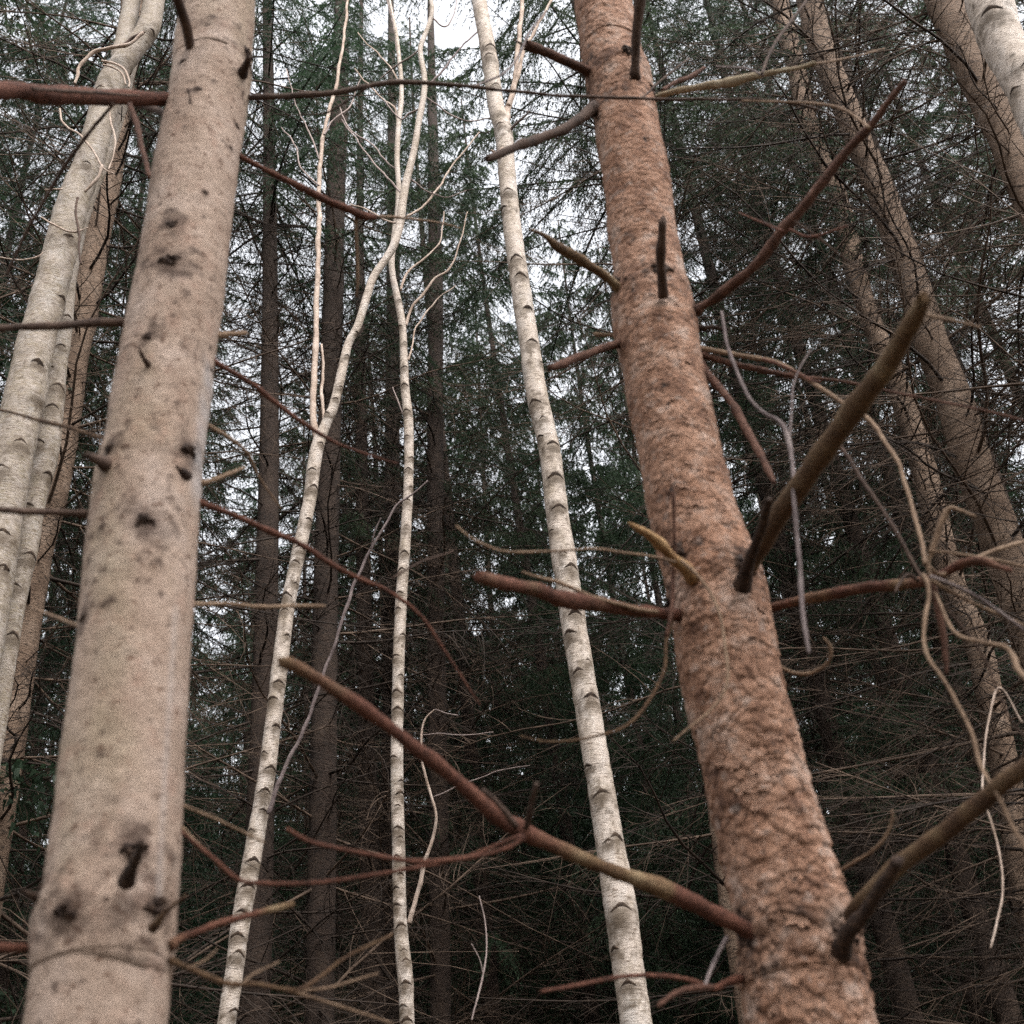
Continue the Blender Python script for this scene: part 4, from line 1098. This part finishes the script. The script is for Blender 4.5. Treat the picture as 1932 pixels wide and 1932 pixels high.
SF2, r_f2 = mid_spruce(F2_pts, 8.4, 'darker slimmer spruce trunk just left of the light brown leaning one', M_SPR, dead=(2.0, 13.5, 0.36, 5, 0.7, 1.5), seed=2)
F3_pts = [(1750, -80, 66), (1780, 0, 70), (1815, 83, 70), (1853, 167, 74), (1895, 250, 76), (1931, 333, 78), (1975, 430, 80), (2040, 600, 84), (2110, 800, 88)]
SF3, r_f3 = mid_spruce(F3_pts, 5.2, 'thick tan spruce trunk in the top right beside the white birch', M_SPR, dead=(2.5, 10.0, 0.3, 6, 0.6, 1.3), seed=3)
G_pts = [(250, 0, 40), (236, 120, 42), (226, 200, 44), (207, 333, 46), (177, 480, 50), (157, 600, 52), (140, 680, 52), (120, 830, 54), (97, 950, 54), (70, 1050, 56), (45, 1200, 58), (18, 1400, 60), (-20, 1650, 62)]
SG, r_g = mid_spruce(G_pts, 5.9, 'brown spruce trunk directly behind the two weathered birches at left', M_SPR, dead=(2.0, 11.0, 0.32, 6, 0.6, 1.3), seed=4)
H2_pts = [(640, 200, 34), (634, 350, 36), (630, 500, 38), (626, 650, 41), (622, 800, 43), (617, 1000, 45), (613, 1200, 48), (611, 1400, 50), (607, 1650, 54), (602, 1932, 57)]
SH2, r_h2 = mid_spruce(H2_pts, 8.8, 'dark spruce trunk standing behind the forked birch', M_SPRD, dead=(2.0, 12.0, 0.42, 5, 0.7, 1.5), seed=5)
H1_pts = [(742, 450, 24), (741, 650, 26), (740, 900, 28), (738, 1200, 30), (735, 1500, 33), (730, 1932, 36)]
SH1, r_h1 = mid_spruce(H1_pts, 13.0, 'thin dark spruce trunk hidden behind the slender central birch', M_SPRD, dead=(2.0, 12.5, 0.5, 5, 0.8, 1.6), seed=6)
H3_pts = [(822, 550, 28), (821, 800, 30), (822, 1050, 33), (826, 1400, 36), (832, 1932, 40)]
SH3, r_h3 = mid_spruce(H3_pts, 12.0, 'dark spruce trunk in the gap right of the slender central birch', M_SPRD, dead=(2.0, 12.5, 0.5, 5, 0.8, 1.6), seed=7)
H4_pts = [(1235, 500, 40), (1290, 1000, 46), (1345, 1400, 50), (1382, 1700, 52), (1420, 1932, 54)]
SH4, r_h4 = mid_spruce(H4_pts, 7.6, 'brown spruce trunk peeking out behind the left edge of the red spruce', M_SPR, dead=(2.0, 11.0, 0.5, 4, 0.6, 1.3), seed=8)

# ------------------------------------------------------------------ twigs caught in the branches
def loose(pts, Y0, Y1, mat, label, extra=()):
    rows = survey(pts, Y0, Y1)
    base = Vector(rows[0, :3])
    o = thing('hanging_twig', label, 'twig', base)
    rod(rows, mat, 'stem', o, base, sides=8, wig=0.003)
    for tp, a, b in extra: rod(survey(tp, a, b), mat, 'side_twig', o, base, sides=6, wig=0.002)
loose([(1362, 590, 5), (1372, 650, 6), (1390, 700, 7), (1412, 750, 7), (1440, 780, 7), (1472, 798, 9), (1486, 830, 10), (1494, 880, 8), (1500, 960, 9), (1506, 1030, 8), (1510, 1090, 9), (1515, 1150, 9), (1522, 1200, 8), (1527, 1232, 5)], 1.9, 1.75, M_PURP,
      'violet grey dead twig dangling vertically right of the red spruce', [([(1488, 835, 5), (1492, 780, 5), (1500, 720, 4), (1530, 660, 3)], 1.85, 1.85)])
loose([(1742, 1085, 8), (1752, 1100, 9), (1755, 1125, 8), (1745, 1160, 8), (1742, 1200, 7), (1750, 1235, 7), (1775, 1275, 7), (1800, 1320, 7), (1830, 1380, 8), (1850, 1440, 8), (1885, 1500, 8), (1910, 1550, 8), (1945, 1620, 8)], 1.8, 1.7, M_TAN,
      'pale wavy bare twig trailing down the right edge of the picture')
loose([(1582, 842, 8), (1610, 880, 8), (1640, 925, 8), (1665, 960, 8), (1690, 1005, 8), (1715, 1050, 7), (1740, 1092, 5)], 1.9, 1.85, M_DARK, 'straight dark twig slanting down to the branch cluster at right')
loose([(1930, 1365, 4), (1880, 1300, 4), (1855, 1480, 4), (1885, 1600, 4), (1892, 1680, 4), (1880, 1740, 4), (1868, 1790, 3)], 3.0, 2.8, M_BTW, 'thin kinked twig hanging low near the right edge')
loose([(890, 1925, 3), (905, 1870, 4), (918, 1800, 3), (915, 1740, 3), (905, 1690, 2)], 4.6, 4.6, M_BTWD, 'thin upright twig low between the two centre birches', [([(912, 1840, 2), (905, 1810, 2), (890, 1780, 2)], 4.6, 4.55)])

# ------------------------------------------------------------------ background spruces told apart one by one
BG = [  # frame column, distance, rotation, variant, scale, label
    (500, 8.4, 0.3, 5, 1.00, 'green hanging spruce crown immediately right of the beige trunk top'),
    (690, 12.5, 1.9, 1, 1.05, 'green spruce crown between the forked birch tips, upper centre-left'),
    (850, 14.0, 4.0, 2, 1.02, 'dark spruce rising between the slender birch and the white birch'),
    (1010, 16.0, 2.2, 0, 1.0, 'spruce behind the white birch, dark in the middle of the picture'),
    (1150, 18.0, 3.0, 2, 0.92, 'spruce seen just left of the red spruce trunk'),
    (1500, 10.8, 5.5, 2, 1.02, 'dense spruce hung with dead twigs left of the leaning brown trunks'),
    (1700, 12.0, 1.2, 2, 1.05, 'spruce behind the two leaning brown trunks'),
    (1850, 9.5, 2.7, 1, 1.0, 'twiggy spruce at the right edge below the tan trunk'),
    (2010, 12.5, 0.1, 0, 1.0, 'spruce just past the right edge, its boughs reaching in'),
    (1580, 17.0, 3.7, 1, 1.0, 'distant spruce low at right behind the hanging twigs'),
    (1400, 8.2, 4.9, 5, 1.0, 'slim high-crowned twiggy spruce between the red spruce and the leaning brown trunks'),
    (1640, 11.4, 0.7, 1, 1.05, 'twiggy spruce in the shade behind the darker slim leaning trunk'),
    (60, 9.5, 4.4, 5, 1.0, 'spruce whose twigs fill the top left corner'),
    (-90, 11.5, 0.8, 0, 1.0, 'spruce just past the left edge behind the weathered birches'),
    (230, 13.5, 2.4, 1, 1.0, 'spruce directly behind the beige trunk'),
    (330, 18.0, 5.9, 0, 1.0, 'distant spruce hidden by the beige trunk'),
    (720, 19.0, 1.0, 2, 1.0, 'distant spruce low between the forked and slender birches'),
    (910, 21.0, 3.3, 1, 1.0, 'distant spruce low between slender and white birch'),
    (1230, 20.0, 4.7, 0, 1.0, 'distant spruce hidden by the red spruce trunk'),
    (1440, 21.0, 0.5, 2, 1.0, 'distant spruce low right beside the red trunk'),
    (120, 19.0, 2.0, 2, 1.0, 'distant spruce low at left behind the brown trunk'),
    (1760, 20.0, 5.0, 0, 1.0, 'distant spruce low in the right corner'),
]
for u, Yd, rot, vi, s, lab in BG:
    x = spot(u, Yd, 1000)
    if Yd > 15.5: vi = 3 + vi % 2
    bg_spruce(x, Yd, rot, vi, lab, 'spruces of the dense stand behind the birches', s, (random.uniform(-0.02, 0.02), random.uniform(-0.02, 0.02)))

# ------------------------------------------------------------------ the far wood that reads as one mass: geometry nodes on points
def far_wood():
    r_ = np.random.default_rng(3)
    pts = []
    tries = 0
    while len(pts) < 260 and tries < 20000:
        tries += 1
        y = r_.uniform(23, 70); x = r_.uniform(-0.62, 0.62) * y
        if all((x - a) ** 2 + (y - b) ** 2 > 2.3 ** 2 for a, b, _ in pts): pts.append((x, y, 0.0))
    # unseen trees of the stand to both sides, added for shade
    for _ in range(60):
        y = r_.uniform(6, 24); sgn = 1 if _ % 2 else -1
        x = sgn * (0.52 * y + 1.5 + r_.uniform(0, 9))
        if all((x - a) ** 2 + (y - b) ** 2 > 2.2 ** 2 for a, b, _q in pts): pts.append((x, y, 0.0))
    # unseen trees added behind the camera to block light from the near trunks
    for _ in range(26):
        a = r_.uniform(-1.15, 1.15); d = r_.uniform(4.5, 16)
        x, y = math.sin(a) * d, -math.cos(a) * d
        if all((x - p) ** 2 + (y - q) ** 2 > 2.6 ** 2 for p, q, _q in pts): pts.append((x, y, 0.0))
    me = bpy.data.meshes.new('far_wood')
    me.from_pydata(pts, [], [])
    o = link('far_wood', me, None, kind='stuff', label='dark mass of spruces filling the depth of the forest', category='wood')
    src = []
    for vi, (tm, mn, mb, md) in enumerate(VAR[3:5] + VAR[3:4]):
        c = bpy.data.collections.new('spruce_parts_%s' % 'abc'[vi])
        for nm, m_ in (('trunk', tm), ('crown', mn), ('boughs', mb), ('dead_branches', md)):
            q = bpy.data.objects.new(nm, m_); c.objects.link(q)
        src.append(c)
    gt = bpy.data.node_groups.new('far_wood', 'GeometryNodeTree')
    gt.interface.new_socket('Geometry', in_out='INPUT', socket_type='NodeSocketGeometry')
    gt.interface.new_socket('Geometry', in_out='OUTPUT', socket_type='NodeSocketGeometry')
    gi = gt.nodes.new('NodeGroupInput'); go = gt.nodes.new('NodeGroupOutput')
    jn = gt.nodes.new('GeometryNodeJoinGeometry')
    rv = gt.nodes.new('FunctionNodeRandomValue'); rv.data_type = 'INT'
    rv.inputs['Min'].default_value = 0; rv.inputs['Max'].default_value = 2; rv.inputs['Seed'].default_value = 4
    for i_, s_ in enumerate(rv.inputs):
        if s_.name == 'Min' and s_.type == 'INT': s_.default_value = 0
        if s_.name == 'Max' and s_.type == 'INT': s_.default_value = 2
    rvo = [s_ for s_ in rv.outputs if s_.type == 'INT'][0]
    for vi, c in enumerate(src):
        ci = gt.nodes.new('GeometryNodeCollectionInfo'); ci.inputs['Collection'].default_value = c
        ip = gt.nodes.new('GeometryNodeInstanceOnPoints')
        cmp_ = gt.nodes.new('FunctionNodeCompare'); cmp_.data_type = 'INT'; cmp_.operation = 'EQUAL'
        ia, ib = [s_ for s_ in cmp_.inputs if s_.type == 'INT'][:2]
        gt.links.new(rvo, ia); ib.default_value = vi
        gt.links.new(gi.outputs[0], ip.inputs['Points'])
        gt.links.new(cmp_.outputs[0], ip.inputs['Selection'])
        gt.links.new(ci.outputs[0], ip.inputs['Instance'])
        rr_ = gt.nodes.new('FunctionNodeRandomValue'); rr_.data_type = 'FLOAT_VECTOR'
        rr_.inputs[0].default_value = (0, 0, 0); rr_.inputs[1].default_value = (0, 0, 6.28)
        gt.links.new(rr_.outputs[0], ip.inputs['Rotation'])
        gt.links.new(ip.outputs[0], jn.inputs[0])
    gt.links.new(jn.outputs[0], go.inputs[0])
    md_ = o.modifiers.new('far_wood', 'NODES'); md_.node_group = gt
far_wood()
tot = sum(len(m.polygons) for m in bpy.data.meshes)
print('SCRIPT faces', tot, 'objects', len(bpy.data.objects))
